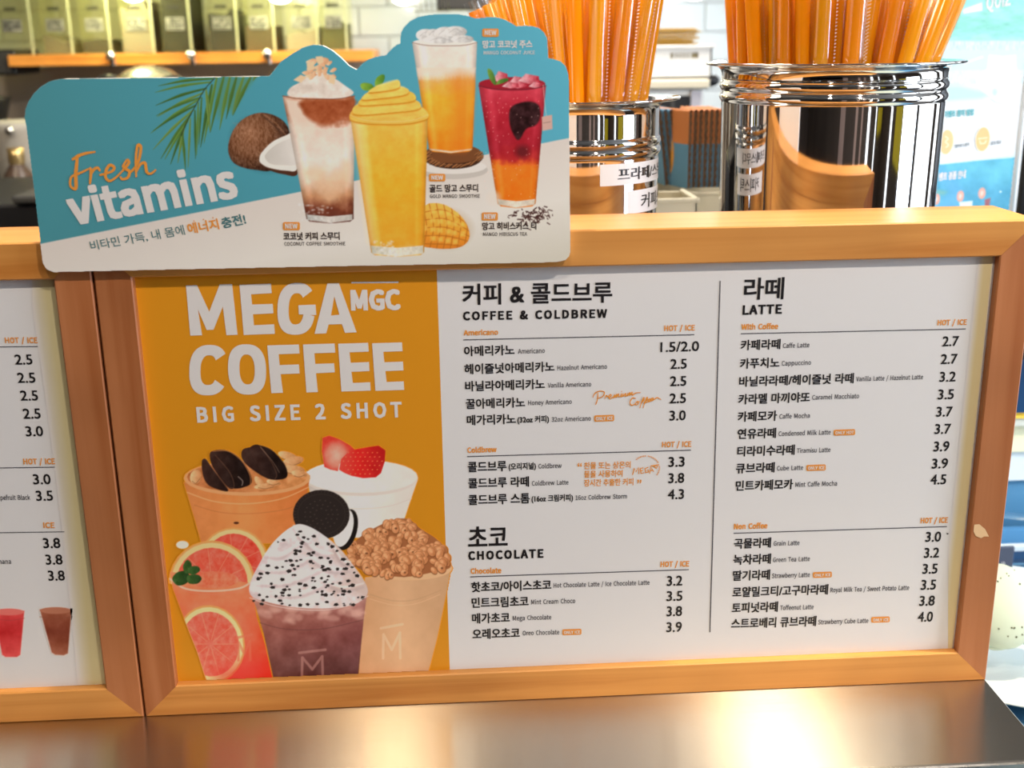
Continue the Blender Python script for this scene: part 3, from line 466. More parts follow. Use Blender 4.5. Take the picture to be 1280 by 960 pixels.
# plaster band below the shelf, left
pb=struct('trim_1',MB().box(-1.6,at(470,90,2.47)[0],2.485,2.4975,-.9,at(200,80,2.47)[2]-.005),M['wall_grey'])

# ================================================================ STEEL COUNTER the boards stand on
def steel_brushed():
    m=bpy.data.materials.new('brushed_steel'); m.use_nodes=True; N=m.node_tree.nodes; L=m.node_tree.links; b=N['Principled BSDF']
    b.inputs['Metallic'].default_value=1; b.inputs['Base Color'].default_value=(.60,.54,.47,1); b.inputs['Roughness'].default_value=.30
    b.inputs['Anisotropic'].default_value=1.0
    tg=N.new('ShaderNodeCombineXYZ'); tg.inputs[0].default_value=0; tg.inputs[1].default_value=1; L.new(tg.outputs[0],b.inputs['Tangent'])
    tc=N.new('ShaderNodeTexCoord'); mp=N.new('ShaderNodeMapping'); mp.inputs['Scale'].default_value=(14,2600,2600); L.new(tc.outputs['Object'],mp.inputs[0])
    n=N.new('ShaderNodeTexNoise'); n.inputs['Scale'].default_value=1; n.inputs['Detail'].default_value=2; L.new(mp.outputs[0],n.inputs[0])
    mr=N.new('ShaderNodeMapRange'); mr.inputs['To Min'].default_value=.225; mr.inputs['To Max'].default_value=.285; L.new(n.outputs[0],mr.inputs[0]); L.new(mr.outputs[0],b.inputs['Roughness'])
    bp=N.new('ShaderNodeBump'); bp.inputs['Strength'].default_value=.10; bp.inputs['Distance'].default_value=.0003; L.new(n.outputs[0],bp.inputs['Height']); L.new(bp.outputs[0],b.inputs['Normal'])
    return m
M['brushed']=steel_brushed()
ct=thing('steel_counter',(-.3,0,-1.05),'brushed stainless steel counter ledge in front of the menu boards','counter')
c_=.0012
b=MB(); xa,xb=-1.6,W_+.001
# sheet top with rounded front and right edges
pr=[(.092,0),(-LEDGE+.002,0),(-LEDGE+.0006,-.0006),(-LEDGE,-.002),(-LEDGE,-.028),(-LEDGE+.012,-.028)]
V=[];F=[]
for x,dz in ((xa,0),(xb-.0016,0),(xb,-.0016)): V+=[(x,y,z+dz) for y,z in pr]
for j in range(2): F+=[(j*6+i+1,(j+1)*6+i+1,(j+1)*6+i,j*6+i) for i in range(5)]
b.add(V,F); b.add([(xb,.092,-.0016),(xb,-LEDGE+.0006,-.0022),(xb,-LEDGE,-.028),(xb,.092,-.028)],[(0,1,2,3)])
b.build('top_sheet',M['brushed'],ct)
MB().box(xa,xb-.01,-LEDGE+.02,.085,-1.05,-.03).build('body',M['wall_dark'],ct)

# ================================================================ MENU BOARDS
def rail(name,ax,L,org,out,m,parent):
    """mitred moulding along x or z; org = outer corner, out = +1/-1 direction towards the board's middle"""
    c=.0009; prof=[(0,D_),(0,c),(c,0),(T_-c,0),(T_,c),(T_,D_)]; g=.00008
    V=[]
    for e in (0,1):
        for u,d in prof:
            s_=u+g if e==0 else L-u-g
            if ax=='x': V.append((org[0]+s_,d,org[1]+out*u))
            else: V.append((org[0]+out*u,d,org[1]+s_))
    n=6; F=[(i,i+1,n+i+1,n+i) for i in range(5)]+[(5,0,n,n+5)]+[(0,1,2,3,4,5)[::-1],tuple(range(n,2*n))]
    o=link(name,V,F,m,parent)
    import bmesh
    bm=bmesh.new(); bm.from_mesh(o.data); bmesh.ops.recalc_face_normals(bm,faces=bm.faces); bm.to_mesh(o.data); bm.free(); return o
def frame(x0,root):
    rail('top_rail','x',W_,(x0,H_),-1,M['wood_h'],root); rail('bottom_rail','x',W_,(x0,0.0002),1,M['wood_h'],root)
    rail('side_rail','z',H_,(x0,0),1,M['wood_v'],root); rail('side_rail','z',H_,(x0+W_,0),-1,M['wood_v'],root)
    MB().box(x0+T_,x0+W_-T_,D_-.006,D_-.001,T_,H_-T_).build('back_panel',M['wood_h'],root)
main=thing('menu_board',(W_/2,D_/2,0),'wide wooden framed menu board with orange drinks panel and white coffee price list','menu board','wooden framed menu boards')
frame(0,main)
left=thing('menu_board',(-W_/2-.0014,D_/2,0),'cropped wooden framed menu board at far left with red and brown cups pictured','menu board','wooden framed menu boards')
frame(-W_-.0014,left)
PL=YP(REC)
pm=MB().box(T_-.001,W_-T_+.001,REC,REC+.002,T_-.001,H_-T_+.001).build('poster',M['paper'],main)
pl_=MB().box(-W_-.0014+T_-.001,-.0014-T_+.001,REC,REC+.002,T_-.001,H_-T_+.001).build('poster',M['paper'],left)
# --- yellowed strips near the right edges
f=Canvas(1185,318,1246,825,1.0,lambda X,Y:np.stack([X*0+214]*3,-1))
t=(f.Y-330)/(808-330); ex=1241.5+(1192-1241.5)*t
def strip(ex,X): 
    d=ex-X; return np.clip((d-1)/1,0,1)*np.clip((19-d)/8,0,1)
f.A=strip(ex,f.X); f.C=(1-f.A[...,None]*.95)*np.array([208,205,206])+f.A[...,None]*.95*np.array([200,184,138])
def inb(X,Y,x0=T_,x1=W_-T_): P=PL.at(X,Y); return (P[...,0]>x0)&(P[...,0]<x1)&(P[...,2]>T_)&(P[...,2]<H_-T_)
f.build('yellowed_edge',PL,M['print'],pm,.0002,1.30,keep=inb)
f=Canvas(40,335,135,860,1.0,lambda X,Y:np.stack([X*0+208,X*0+205,X*0+206],-1))
t=(f.Y-340)/(852-340); ex=68+(131-68)*t+4*np.sin(np.clip(t,0,1)*math.pi)
f.A=np.clip((34-(ex-f.X))/20,0,1)*(ex-f.X>-6); f.C=(1-f.A[...,None]*.9)*np.array([208,205,206])+f.A[...,None]*.9*np.array([196,186,140])
f.build('yellowed_edge',PL,M['print'],pl_,.0002,1.30,keep=lambda X,Y:inb(X,Y,-W_,-T_-.0014))
# --- orange panel
def xs_at(x,y): return PL.at(x,y)[0]
xo1=(xs_at(543.5,337)+xs_at(564.5,838))/2
op=link('orange_panel',[(T_,REC-.0003,T_),(xo1,REC-.0003,T_),(xo1,REC-.0003,H_-T_),(T_,REC-.0003,H_-T_)],[(0,1,2,3)],M['orange_print'],pm)
# --- title lettering
cv=lambda P:[(200+u/3.368,330+v/3.368) for u,v in P]
f=Flat(PL); o4=.0005
f.poly(cv([(110,90),(156,88),(208,200),(252,85),(304,84),(327,297),(280,299),(265,178),(226,276),(197,277),(160,190),(178,299),(128,301)]),o4)
f.poly(cv([(335,87),(467,82),(471,122),(384,127),(388,170),(475,167),(478,207),(392,211),(396,257),(481,253),(484,293),(353,298)]),o4)
f.holed(cv([(651,293),(705,81),(753,80),(828,287),(779,289),(766,252),(710,254),(700,291)]),cv([(720,216),(756,213),(734,135)]),o4)
def ring(cx,cy,rx,ry,th,a0,a1,p=2.6,sk=0.0):
    t=np.radians(np.linspace(a0,a1,40)); f_=lambda r1,r2:[(cx+r1*np.sign(np.cos(a))*abs(np.cos(a))**(2/p)+sk*(-(r2*np.sin(a))),cy-r2*np.sign(np.sin(a))*abs(np.sin(a))**(2/p)) for a in t]
    return f_(rx,ry)+f_(rx-th,ry-th*.92)[::-1]
# G
f.poly(cv(ring(574,188,79,109,47,40,348,2.5,-.045)),o4)
f.poly(cv([(583,173),(655,170),(658,214),(612,214),(611,211),(585,212)]),o4+.00003)
f.poly(cv(ring(205,446,81,106,47,36,324,2.5,-.045)),o4)
t=np.radians(np.linspace(0,360,48,endpoint=False)); sup=lambda cx,cy,rx,ry,p:[(cx+rx*np.sign(np.cos(a))*abs(np.cos(a))**(2/p)+.045*(ry*np.sin(a))*-1,cy-ry*np.sign(np.sin(a))*abs(np.sin(a))**(2/p)) for a in t]
f.holed(cv(sup(367,443,80,106,2.5)),cv(sup(367,443,32,63,2.4)),o4)
f.poly(cv([(452,342),(585,338),(588,376),(500,379),(504,425),(585,422),(588,460),(508,463),(518,541),(469,543)]),o4)
f.poly(cv([(602,338),(735,334),(738,372),(650,375),(654,420),(733,417),(736,455),(657,459),(665,538),(617,540)]),o4)
f.poly(cv([(750,335),(876,331),(879,368),(798,371),(803,415),(880,412),(882,450),(806,453),(812,500),(885,497),(887,532),(764,536)]),o4)
f.poly(cv([(893,333),(1019,329),(1021,366),(940,369),(945,413),(1023,410),(1025,447),(949,450),(954,496),(1026,493),(1028,529),(907,533)]),o4)
f.poly(cv([(806,75),(1004,73),(1004,79),(806,81)]),o4)
f.text('MGC',*cv([(810,191)])[0],cv([(1008,188)])[0][0],78/3.368,font='s',bold=.068,off=o4,y1=cv([(1008,188)])[0][1])
f.text('BIG SIZE 2 SHOT',247.8,527.3,501.7,18,y1=520.6,font='s',bold=.05,track=.075,off=o4)
f.build('title_lettering',M['white_ink'],pm)
# --- price list
blk,gry,org=Flat(PL),Flat(PL),Flat(PL); lines=Flat(PL); badge=Flat(PL); bw=Flat(PL)
SL=-.030
def K(s,x0,y0,x1,h=12.6,bold=.022,F=None,y1=None):
    (F or blk).text(s,x0,y0,x1,h,y1=y0 if y1 is None else y1,bold=bold)
def rowk(ks,kx0,ky,kx1,par=None,en=None,price=None,sl=.032,h=12.4):
    blk.mark(); blk.hold=True
    blk.text(ks,kx0,ky,kx1,h,y1=ky-(kx1-kx0)*sl,bold=.028)
    if par: blk.text(par[0],par[1],par[3],par[2],9.6,y1=par[3]-(par[2]-par[1])*sl,bold=.026)
    if en: gry.text(en[0],en[1],en[3],en[2],5.6,y1=en[3]-(en[2]-en[1])*sl,font='s',bold=.020)
    blk.hold=False
    if price: blk.text(price[0],price[1],price[3],price[2],12.0,y1=price[3]-(price[2]-price[1])*sl,font='d',bold=.022)
    blk.hold=False
def bad(x0,x1,ya,yb,s):
    r=1.2; sl=(x1-x0)*.03
    badge.poly([(x0+r,ya),(x1-r,ya-sl),(x1,ya+r-sl),(x1,yb-r-sl),(x1-r,yb-sl),(x0+r,yb),(x0,yb-r),(x0,ya+r)],.0003)
    bw.text(s,x0+2,yb-1.8,x1-2,yb-ya-3.8,y1=yb-1.8-sl,font='s',bold=.045,off=.0005)
blk.text('커피 & 콜드브루',579,380.7,764.5,25.5,y1=377.6,bold=.026)
blk.text('COFFEE & COLDBREW',579.4,399.8,758,9.9,y1=396.6,font='s',bold=.062,track=.05)
org.text('Americano',580,419,622.4,6.2,y1=418,font='s',bold=.055); org.text('HOT / ICE',830.4,413.4,868,6.4,y1=412.6,font='s',bold=.05)
def rule(x0,y0,x1,y1,w_=1.1): lines.poly([(x0,y0-w_/2),(x1,y1-w_/2),(x1,y1+w_/2),(x0,y0+w_/2)])
rule(579.4,424.6,867.8,418.2)
rowk('아메리카노',580.7,445.2,642.9,en=('Americano',647.6,681,441.8),price=('1.5/2.0',825.6,873.4,439.8))
rowk('헤이즐넛아메리카노',581,467.6,692.8,en=('Hazelnut Americano',696.8,758.7,462.6),price=('2.5',838,858,460.9))
rowk('바닐라아메리카노',582,489,680.8,en=('Vanilla Americano',684.8,739,484.4),price=('2.5',837.6,857.5,482.4))
rowk('꿀아메리카노',582.8,511,656,en=('Honey Americano',660.4,714.6,506.2),price=('2.5',837,857,503.9))
rowk('메가리카노',584,531.4,644.5,par=('(32oz 커피)',647,686,529.8),en=('32oz Americano',689.6,738.5,527),price=('3.0',837,856.7,525.4)); bad(742.7,767.7,519,527,'ONLY ICE')
org.text('Coldbrew',584.5,565.6,620.5,6.2,y1=564.6,font='s',bold=.055); org.text('HOT / ICE',827.7,558.8,863.7,6.4,y1=558,font='s',bold=.05); rule(584,570.5,863.7,562.5)
rowk('콜드브루',585.3,590,633,par=('(오리지널)',636,669.7,588.4),en=('Coldbrew',673,702,585.4),price=('3.3',835.6,855.3,583.3))
rowk('콜드브루 라떼',585.9,610.2,661,en=('Coldbrew Latte',664.9,710.5,606.8),price=('3.8',835.6,854.8,603.6))
rowk('콜드브루 스톰',586,631.2,661.8,par=('(16oz 크림커피)',664.6,716,628.6),en=('16oz Coldbrew Storm',719.5,783.6,624.8),price=('4.3',835,854.5,623.8))
org.text('“',722,583,727,4.5,bold=.05); org.text('찬물 또는 상온의',730.2,586.4,788,8.6,y1=584.9,bold=.02); org.text('물을 사용하여',730.2,597,778,8.6,y1=595.7,bold=.02); org.text('장시간 추출한 커피',730.2,608,791.5,8.8,y1=606.2,bold=.02); org.text('”',796.5,604,801.5,4.5,bold=.05)
blk.text('초코',586,682.6,634,24,y1=681.4,bold=.024); blk.text('CHOCOLATE',586,699.4,678.7,9.9,y1=696.4,font='s',bold=.062,track=.05)
org.text('Chocolate',588.7,716.8,626.4,6.2,y1=715.9,font='s',bold=.055); org.text('HOT / ICE',825.7,708.4,861,6.4,y1=707.6,font='s',bold=.05); rule(588,720.8,861,711.8)
rowk('핫초코/아이스초코',589.5,740,688.8,en=('Hot Chocolate Latte / Ice Chocolate Latte',692,811.7,734.4),price=('3.2',833.6,852.5,732))
rowk('민트크림초코',590,759.6,660.4,en=('Mint Cream Choco',664,719,755.2),price=('3.5',833.3,852.5,751))
rowk('메가초코',590.4,779.2,637,en=('Mega Chocolate',641,689,775.4),price=('3.8',833.3,852,770))
rowk('오레오초코',591,798.8,649.4,en=('Oreo Chocolate',653.4,699,794),price=('3.9',833,851.7,789.8)); bad(702.9,726.8,786.4,793.8,'ONLY ICE')
lines.poly([(899.4,351),(900.8,351),(888,790),(886.6,790)])
blk.text('라떼',929.9,374.2,978.5,26.5,y1=373.4,bold=.024); blk.text('LATTE',928.7,392.8,976.4,10.8,y1=391.4,font='s',bold=.062,track=.03)
org.text('With Coffee',926.8,411.8,972,6.4,y1=410.8,font='s',bold=.055); org.text('HOT / ICE',1171.8,406.4,1207.7,6.4,y1=405.6,font='s',bold=.05); rule(926,417,1207,411)
for r in [('카페라떼',926,437.6,974.9,'Caffe Latte',978.5,1011.4,434.8,'2.7',1177.8,1197.5,432.6),
 ('카푸치노',925,460.6,973.7,'Cappuccino',977,1013.5,456.8,'2.7',1175.7,1195.7,454.8),
 ('바닐라라떼/헤이즐넛 라떼',924,483.2,1066.4,'Vanilla Latte / Hazelnut Latte',1070,1153.4,476.4,'3.2',1174,1193.8,477),
 ('카라멜 마끼야또',923,505.2,1011.7,'Caramel Macchiato',1015,1073.6,499.4,'3.5',1172,1191.4,499),
 ('카페모카',922.3,527,970.6,'Caffe Mocha',974,1012,523.2,'3.7',1170,1189.6,520.6),
 ('연유라떼',922,548.6,969.4,'Condensed Milk Latte',973,1038,544.8,'3.7',1168,1187.5,542.2),
 ('티라미수라떼',921.7,570.4,992.7,'Tiramisu Latte',996,1037.7,566,'3.9',1166.7,1185.7,564),
 ('큐브라떼',920,591.6,967.6,'Cube Latte',971,1003.6,588,'3.9',1164.5,1183.9,585.4),
 ('민트카페모카',919.6,613.4,990.6,'Mint Caffe Mocha',994,1046,608.4,'4.5',1162.7,1181.8,605.4),
 ('곡물라떼',917.6,685.6,963,'Grain Latte',966.8,999,682,'3.0',1156.5,1175.3,677),
 ('녹차라떼',916.7,705.8,962.9,'Green Tea Latte',966,1012,702.4,'3.2',1154.8,1173,697),
 ('딸기라떼',916,725.8,961.8,'Strawberry Latte',964.8,1012,722.4,'3.5',1152.8,1171,717),
 ('로얄밀크티/고구마라떼',915.6,746.4,1034.3,'Royal Milk Tea / Sweet Potato Latte',1037.7,1136,740.2,'3.5',1150.8,1169,737),
 ('토피넛라떼',914.8,766,971.6,'Toffeenut Latte',975,1016.6,762.4,'3.8',1148.9,1167.4,757),
 ('스트로베리 큐브라떼',914,785.6,1019.4,'Strawberry Cube Latte',1022.5,1085,780.2,'4.0',1147,1165,777)]:
    rowk(r[0],r[1],r[2],r[3],en=r[4:8],price=r[8:12])
bad(1042,1068.8,537,544.4,'ONLY HOT'); bad(1007.8,1032,581,588.6,'ONLY ICE'); bad(1016,1039.7,715,722.2,'ONLY ICE'); bad(1089,1112,771,778.2,'ONLY ICE')
org.text('Non Coffee',917.6,661.2,958.7,6.4,y1=660,font='s',bold=.055); org.text('HOT / ICE',1150.6,653.8,1184,6.4,y1=653,font='s',bold=.05); rule(917,666.4,1183.5,658)
blk.poly([(1183,666.2),(1185.4,666.4),(1185.2,667.8),(1183.2,667.6)])
# handwritten notes: "Premium Coffee" and the round MEGA mark
pc=lambda P:[(560+u/3.765,330+v/3.765) for u,v in P]
w1=[.9,1.5,1.2,1.5,.9]; org.mark(); org.hold=True
for P_ in ([(682,628),(690,610),(712,598),(735,602),(728,622),(700,634)],[(706,606),(702,640),(694,662)],
    [(738,634),(745,618),(752,624),(760,618)],[(756,632),(768,618),(762,614),(756,624),(762,634),(776,624)],
    [(776,632),(784,614),(782,628),(794,612),(790,628),(802,610),(802,624),(812,620)],[(812,622),(816,610),(814,624),(824,616)],
    [(824,608),(822,622),(836,608),(834,622),(846,612)],[(846,606),(844,620),(856,604),(854,618),(866,602),(866,616),(884,606),(906,604)],
    [(884,632),(868,630),(856,650),(864,664),(884,656)],[(888,648),(880,658),(888,662),(896,652),(888,646),(904,648)],
    [(902,678),(914,640),(922,626),(920,640),(906,656)],[(918,678),(930,640),(938,626),(936,640),(922,654),(942,648)],
    [(942,650),(952,636),(944,636),(942,648),(956,644)],[(956,646),(966,632),(958,632),(956,644),(974,634),(985,628),(1003,638)]):
    org.stroke(pc(P_),w1)
org.poly(pc([(815,598),(819,597),(819,602),(815,602)]))
org.hold=False; org.mark(); org.hold=True
pm2=lambda P:[(560+u/3.556,540+v/3.556) for u,v in P]
for P_ in ([(820,190),(828,160),(834,178),(846,156),(848,186)],[(868,158),(854,162),(858,184),(872,180)],[(856,172),(866,170)],
    [(890,156),(876,162),(878,180),(892,176),(890,168),(884,169)],[(896,184),(902,154),(914,176)],[(897,172),(912,168)],[(900,150),(920,148),(938,144)],[(912,150),(926,160),(932,150)]):
    org.stroke(pm2(P_),[1.2,1.7,1.2],smooth=False)
arc=lambda a:(880+60*math.cos(math.radians(a)),158-52*math.sin(math.radians(a)))
for i,a in enumerate(np.linspace(136,28,17)):
    if i==7: continue
    org.stroke(pm2([arc(a),arc(a-4)]),1.6,smooth=False)
for i,a in enumerate(np.linspace(8,-34,7)): org.stroke(pm2([arc(a),arc(a-4)]),1.6,smooth=False)
org.hold=False
blk.build('menu_lettering',M['black_ink'],pm); gry.build('small_lettering',M['grey_ink'],pm); org.build('accent_lettering',M['orange_ink'],pm)
lines.build('rule_lines',M['grey_ink'],pm); badge.build('badge',M['orange_ink'],pm); bw.build('badge_lettering',M['white_ink'],pm)
# --- left board
bl,ol,ll,gl=Flat(PL),Flat(PL),Flat(PL),Flat(PL)
def pr_(s,x0,y,x1): bl.text(s,x0,y,x1,12.2,y1=y-.3,font='d',bold=.022)
ol.text('HOT / ICE',7,428.6,47,6.6,y1=428.4,font='s',bold=.05); ll.poly([(-20,433.2),(47.5,432.4),(47.5,433.4),(-20,434.2)])
for s,x0,y,x1 in (('2.5',19.7,455.4,41),('2.5',23,478.2,44.7),('2.5',26.5,500.4,48),('2.5',30,523,51.3),('3.0',33.2,545,54.4),('3.0',42.5,605,63.8),('3.5',46,625.6,66.6),('3.8',55,684.8,75.8),('3.8',58,705.4,78.6),('3.8',61.2,725.4,81.4)): pr_(s,x0,y,x1)
ol.text('HOT / ICE',30,580,68.8,6.6,y1=579.7,font='s',bold=.05); ll.poly([(-20,584.4),(68.8,583.2),(68.8,584.2),(-20,585.4)])
gl.text('Grapefruit Black',-9,624.8,38,5.8,y1=624.4,font='s',bold=.02); gl.text('Banana',-9,704.8,14.2,5.8,y1=704.4,font='s',bold=.02)
ol.text('ICE',54.9,659.6,68.3,6.6,font='s',bold=.05); ll.poly([(-20,665.4),(80.7,664),(80.7,665),(-20,666.4)])
bl.build('menu_lettering',M['black_ink'],pl_); ol.build('accent_lettering',M['orange_ink'],pl_); ll.build('rule_lines',M['grey_ink'],pl_); gl.build('small_lettering',M['grey_ink'],pl_)
cvs=Canvas(-6,755,95,826,.75,lambda X,Y:np.stack([X*0+200,X*0+193,X*0+190],-1),(0,620,2.825))
def cup_l(pts,c1,c2,rim):
    cvs.poly(pts,lambda u,v:ramp((v-400)/160,[(0,c1),(.5,c2),(1,c1)])+(fbm(u,v,30,3)[...,None]-.5)*30,soft=.8)
    (x0,y0),(x1,y1)=pts[0],pts[1]; cvs.ell((x0+x1)/2,(y0+y1)/2+4,(x1-x0)/2,12,rim); cvs.line([(x0,y0+26),((x0+x1)/2,y0+34),(x1,y1+26)],2,tuple(np.array(c1)*.8),a=.7)
cup_l([(-22,405),(86,405),(72,560),(60,568),(20,568),(8,560)],(202,72,72),(178,38,42),(205,105,98))
cup_l([(141,400),(253,400),(240,555),(225,562),(195,560),(183,552)],(150,88,66),(112,50,34),(165,105,82))
cvs.build('cup_picture',PL,M['print'],pl_,.0002,1.5)
# torn tape on the right rail
f=Flat(YP(0)); f.poly([(1217.5,655.5),(1224,655),(1231,661),(1236,670.5),(1230,670.3),(1226,672.5),(1219.5,669.8),(1216.5,664)],.0004)
f.build('torn_tape',mat('beige_paper_tape',(.82,.55,.30),.6),main)
# ================================================================ PAINTED DRINKS on the orange panel
OR=np.array([206,134,28.])
cv_=Canvas(203,532,572,860,.75,lambda X,Y:np.broadcast_to(OR,X.shape+(3,)),(190,530,2.823))
def shade(c1,c2,x0,x1,nz=10,sc=40,seed=1,mid=None):
    def g(u,v):
        t=np.clip((u-x0)/(x1-x0),0,1); st=[(0,c1),(1,c2)] if mid is None else [(0,c1),(.45,mid),(1,c2)]
        return ramp(t,st)+((fbm(u+500,v+500,sc,seed)-.5)*nz*2)[...,None]
    return g
def dk(c,k): return tuple(np.array(c)*k)
# white cup with strawberries
cv_.poly([(545,165),(560,260),(600,400),(870,400),(905,290),(938,195)],shade((190,180,172),(205,196,188),560,930,4,mid=(226,218,210)),smooth=False)
cv_.ell(738,190,201,63,(203,194,186)); cv_.ell(738,184,199,58,shade((226,219,213),(214,205,198),540,930,5))
cv_.line([(560,262),(640,290),(740,298),(840,288),(915,262)],3,(196,188,180),a=.7)
cv_.poly([(602,48),(625,40),(660,52),(700,75),(722,95),(700,112),(662,140),(656,165),(630,160),(608,150),(600,95)],lambda u,v:ramp(np.hypot((u-650)/55,(v-110)/62),[(0,(238,170,150)),(.6,(228,128,108)),(.92,(206,62,50)),(1.4,(196,40,34))])+((fbm(u,v,12,4)-.5)*26)[...,None])
cv_.poly([(660,160),(668,122),(690,100),(720,88),(765,80),(800,75),(824,92),(822,130),(808,172),(790,187),(745,190),(705,182),(680,172)],lambda u,v:ramp((u-660)/165,[(0,(214,70,58)),(.4,(208,38,34)),(1,(168,24,24))])+((fbm(u,v,30,5)-.5)*24)[...,None])
for i in range(9):
    for j in range(6):
        x=676+i*17+(j%2)*8; y=100+j*15
        if (x-742)**2/74**2+(y-134)**2/50**2<1: cv_.ell(x,y,2.6,1.6,(226,140,90),soft=.4,a=.8)
# latte with dark cookies
bodyA=[(113,205),(128,255),(150,330),(175,420),(520,420),(535,330),(548,250),(558,180)]
cv_.poly(bodyA,shade((196,120,66),(196,108,52),120,550,8,mid=(214,136,78)))
cv_.ell(336,190,223,62,(212,150,100)); cv_.ell(336,186,212,54,shade((178,104,58),(206,140,86),130,550,26,24))
cv_.line([(125,240),(220,272),(340,280),(460,262),(552,222)],4,(228,170,120),a=.7); cv_.line([(150,285),(240,310),(350,315),(470,300),(543,270)],3,(180,104,56),a=.6)
for x,y,a_,b_,r_ in ((480,112,36,14,.3),(498,130,38,16,-.2),(470,150,40,16,.3),(500,160,40,16,.1),(380,205,26,12,.9),(400,218,40,10,-.1),(155,185,20,26,.3),(430,205,26,10,.2),(520,175,28,12,.2)):
    cv_.ell(x,y,a_,b_,shade((226,182,134),(190,128,80),x-a_,x+a_,16,10,7),rot=r_); cv_.line([(x-a_*.6,y+b_*.6),(x,y+b_*.9),(x+a_*.7,y+b_*.3)],2.4,(140,84,48),a=.8)
for P_ in ([(320,90),(350,80),(380,74),(425,92),(468,140),(478,182),(452,195),(405,190),(345,152),(318,120)],[(345,85),(380,74),(420,130),(440,175),(435,192),(400,185),(365,130)],[(176,132),(190,122),(210,150),(240,190),(268,228),(258,236),(205,218),(182,185)],
    [(205,102),(235,90),(270,95),(310,120),(342,165),(352,205),(325,222),(288,226),(262,205),(215,150)],[(205,105),(225,110),(275,170),(290,220),(268,222),(220,158)]):
    cv_.poly(P_,shade((62,40,34),(28,17,15),P_[0][0],P_[0][0]+110,14,24,9),smooth=True); cv_.line(P_[1:5],2.6,(122,86,66),a=.55)
cv_.line([(215,95),(270,95),(318,130),(346,180),(348,212)],3.4,(168,108,66),a=.8); cv_.line([(384,82),(425,130),(450,170)],2,(160,130,110),a=.6); cv_.line([(305,185),(320,200),(318,215)],4,(190,170,160),a=.5)
cv_.ell(298,348,9,4,(70,32,20))
# cereal cup
cv_.poly([(752,540),(742,640),(730,885),(972,885),(1005,760),(1038,600),(1056,500)],shade((196,148,108),(186,146,110),740,1040,7,60,11,mid=(206,164,126)))
cv_.ell(905,508,155,42,(212,168,128)); cv_.line([(770,600),(850,622),(930,618),(1020,585)],3,(180,138,104),a=.6); cv_.line([(768,615),(850,637),(930,633),(1016,600)],2,(222,186,150),a=.5)
cv_.poly([(695,440),(745,390),(830,345),(900,333),(950,370),(1010,410),(1045,470),(1052,505),(1000,520),(900,538),(820,532),(740,515),(700,480)],(150,92,56),smooth=True)
rr=np.random.RandomState(3); pel=[]
for k in range(260):
    x=rr.uniform(695,1050); y=rr.uniform(335,535)
    top=np.interp(x,[695,745,830,900,950,1010,1050],[430,392,345,336,368,412,480]); bot=np.interp(x,[695,760,850,950,1050],[480,520,535,532,500])
    if top<y<bot: pel.append((x,y))
for x,y in sorted(pel,key=lambda p:p[1]):
    a_=rr.uniform(13,22); b_=a_*rr.uniform(.65,.95); r_=rr.uniform(0,3)
    cv_.ell(x,y+2,a_,b_,(122,70,40),rot=r_,a=.9); cv_.ell(x,y,a_*.92,b_*.88,shade((214,152,106),(176,112,70),x-a_,x+a_,14,8,12),rot=r_); cv_.ell(x-3,y-4,a_*.5,b_*.35,(226,170,126),rot=r_,a=.6)
    if rr.rand()<.35: cv_.ell(x+2,y,a_*.25,b_*.25,(110,62,36),a=.9)
def mlogo(x,y,w_,h_,c,a):
    cv_.line([(x,y+h_*.12),(x+w_,y)],9,c,a=a,smooth=False); cv_.line([(x+w_*.1,y+h_),(x+w_*.12,y+h_*.3),(x+w_*.5,y+h_*.75),(x+w_*.88,y+h_*.25),(x+w_*.9,y+h_)],9,c,a=a,smooth=False)
mlogo(808,705,76,120,(232,206,180),.35)
# grapefruit cup
body=[(64,520),(75,580),(120,700),(160,800),(196,912),(428,908),(400,780),(370,680),(352,560)]
def slice_(cx,cy,r,ry,clip=None,pale=(238,186,130),fl=(214,74,58),rot=0,a=1):
    cv_.ell(cx,cy,r,ry,(222,150,86),rot,a=a,clip=clip); cv_.ell(cx,cy,r*.95,ry*.95,pale,rot,a=a,clip=clip); 
    cv_.ell(cx,cy,r*.83,ry*.83,lambda u,v:np.array(fl,float)+((fbm(u,v,14,14)-.45)*60)[...,None],rot,a=a,clip=clip)
    for k in range(10):
        an=rot+k*math.pi/5+.2; cv_.line([(cx+r*.12*math.cos(an),cy+ry*.12*math.sin(an)),(cx+r*.82*math.cos(an),cy+ry*.82*math.sin(an))],3,(236,150,118),a=.55*a,clip=clip)
top1=cv_.mask([(60,300),(460,300),(450,520),(60,560)]); slice_(288,490,124,126,top1)
cv_.ell(108,425,22,14,(226,210,196)); 
top2=cv_.mask([(30,380),(380,380),(366,560),(215,600),(60,560)]); slice_(212,560,152,150,top2,fl=(222,92,72))
cv_.poly(body,lambda u,v:ramp((v-560)/340,[(0,(226,128,88)),(.35,(226,112,80)),(.7,(220,92,70)),(1,(206,66,54))])+((fbm(u,v,50,15)-.5)*36)[...,None]+np.clip((u-330)/70,0,1)[...,None]*np.array([6,-26,-30])*np.clip((v-620)/120,0,1)[...,None])
cv_.ell(218,548,88,30,lambda u,v:np.array([224,116,86.])+((fbm(u,v,16,16)-.5)*70)[...,None],a=.9)
bm=cv_.mask(body); slice_(206,775,122,138,bm,pale=(240,196,140),fl=(226,98,80),rot=-.2)
cv_.line([(64,545),(120,580),(215,588),(310,578),(356,552)],7,(226,190,170),a=.75); cv_.line([(78,562),(130,592),(215,600),(300,592),(356,570)],3,(196,120,96),a=.6)
mlogo(300,742,52,90,(232,110,84),.6); cv_.poly([(215,870),(300,840),(400,830),(425,905),(240,908)],(208,48,44),soft=10,a=.55,clip=bm)
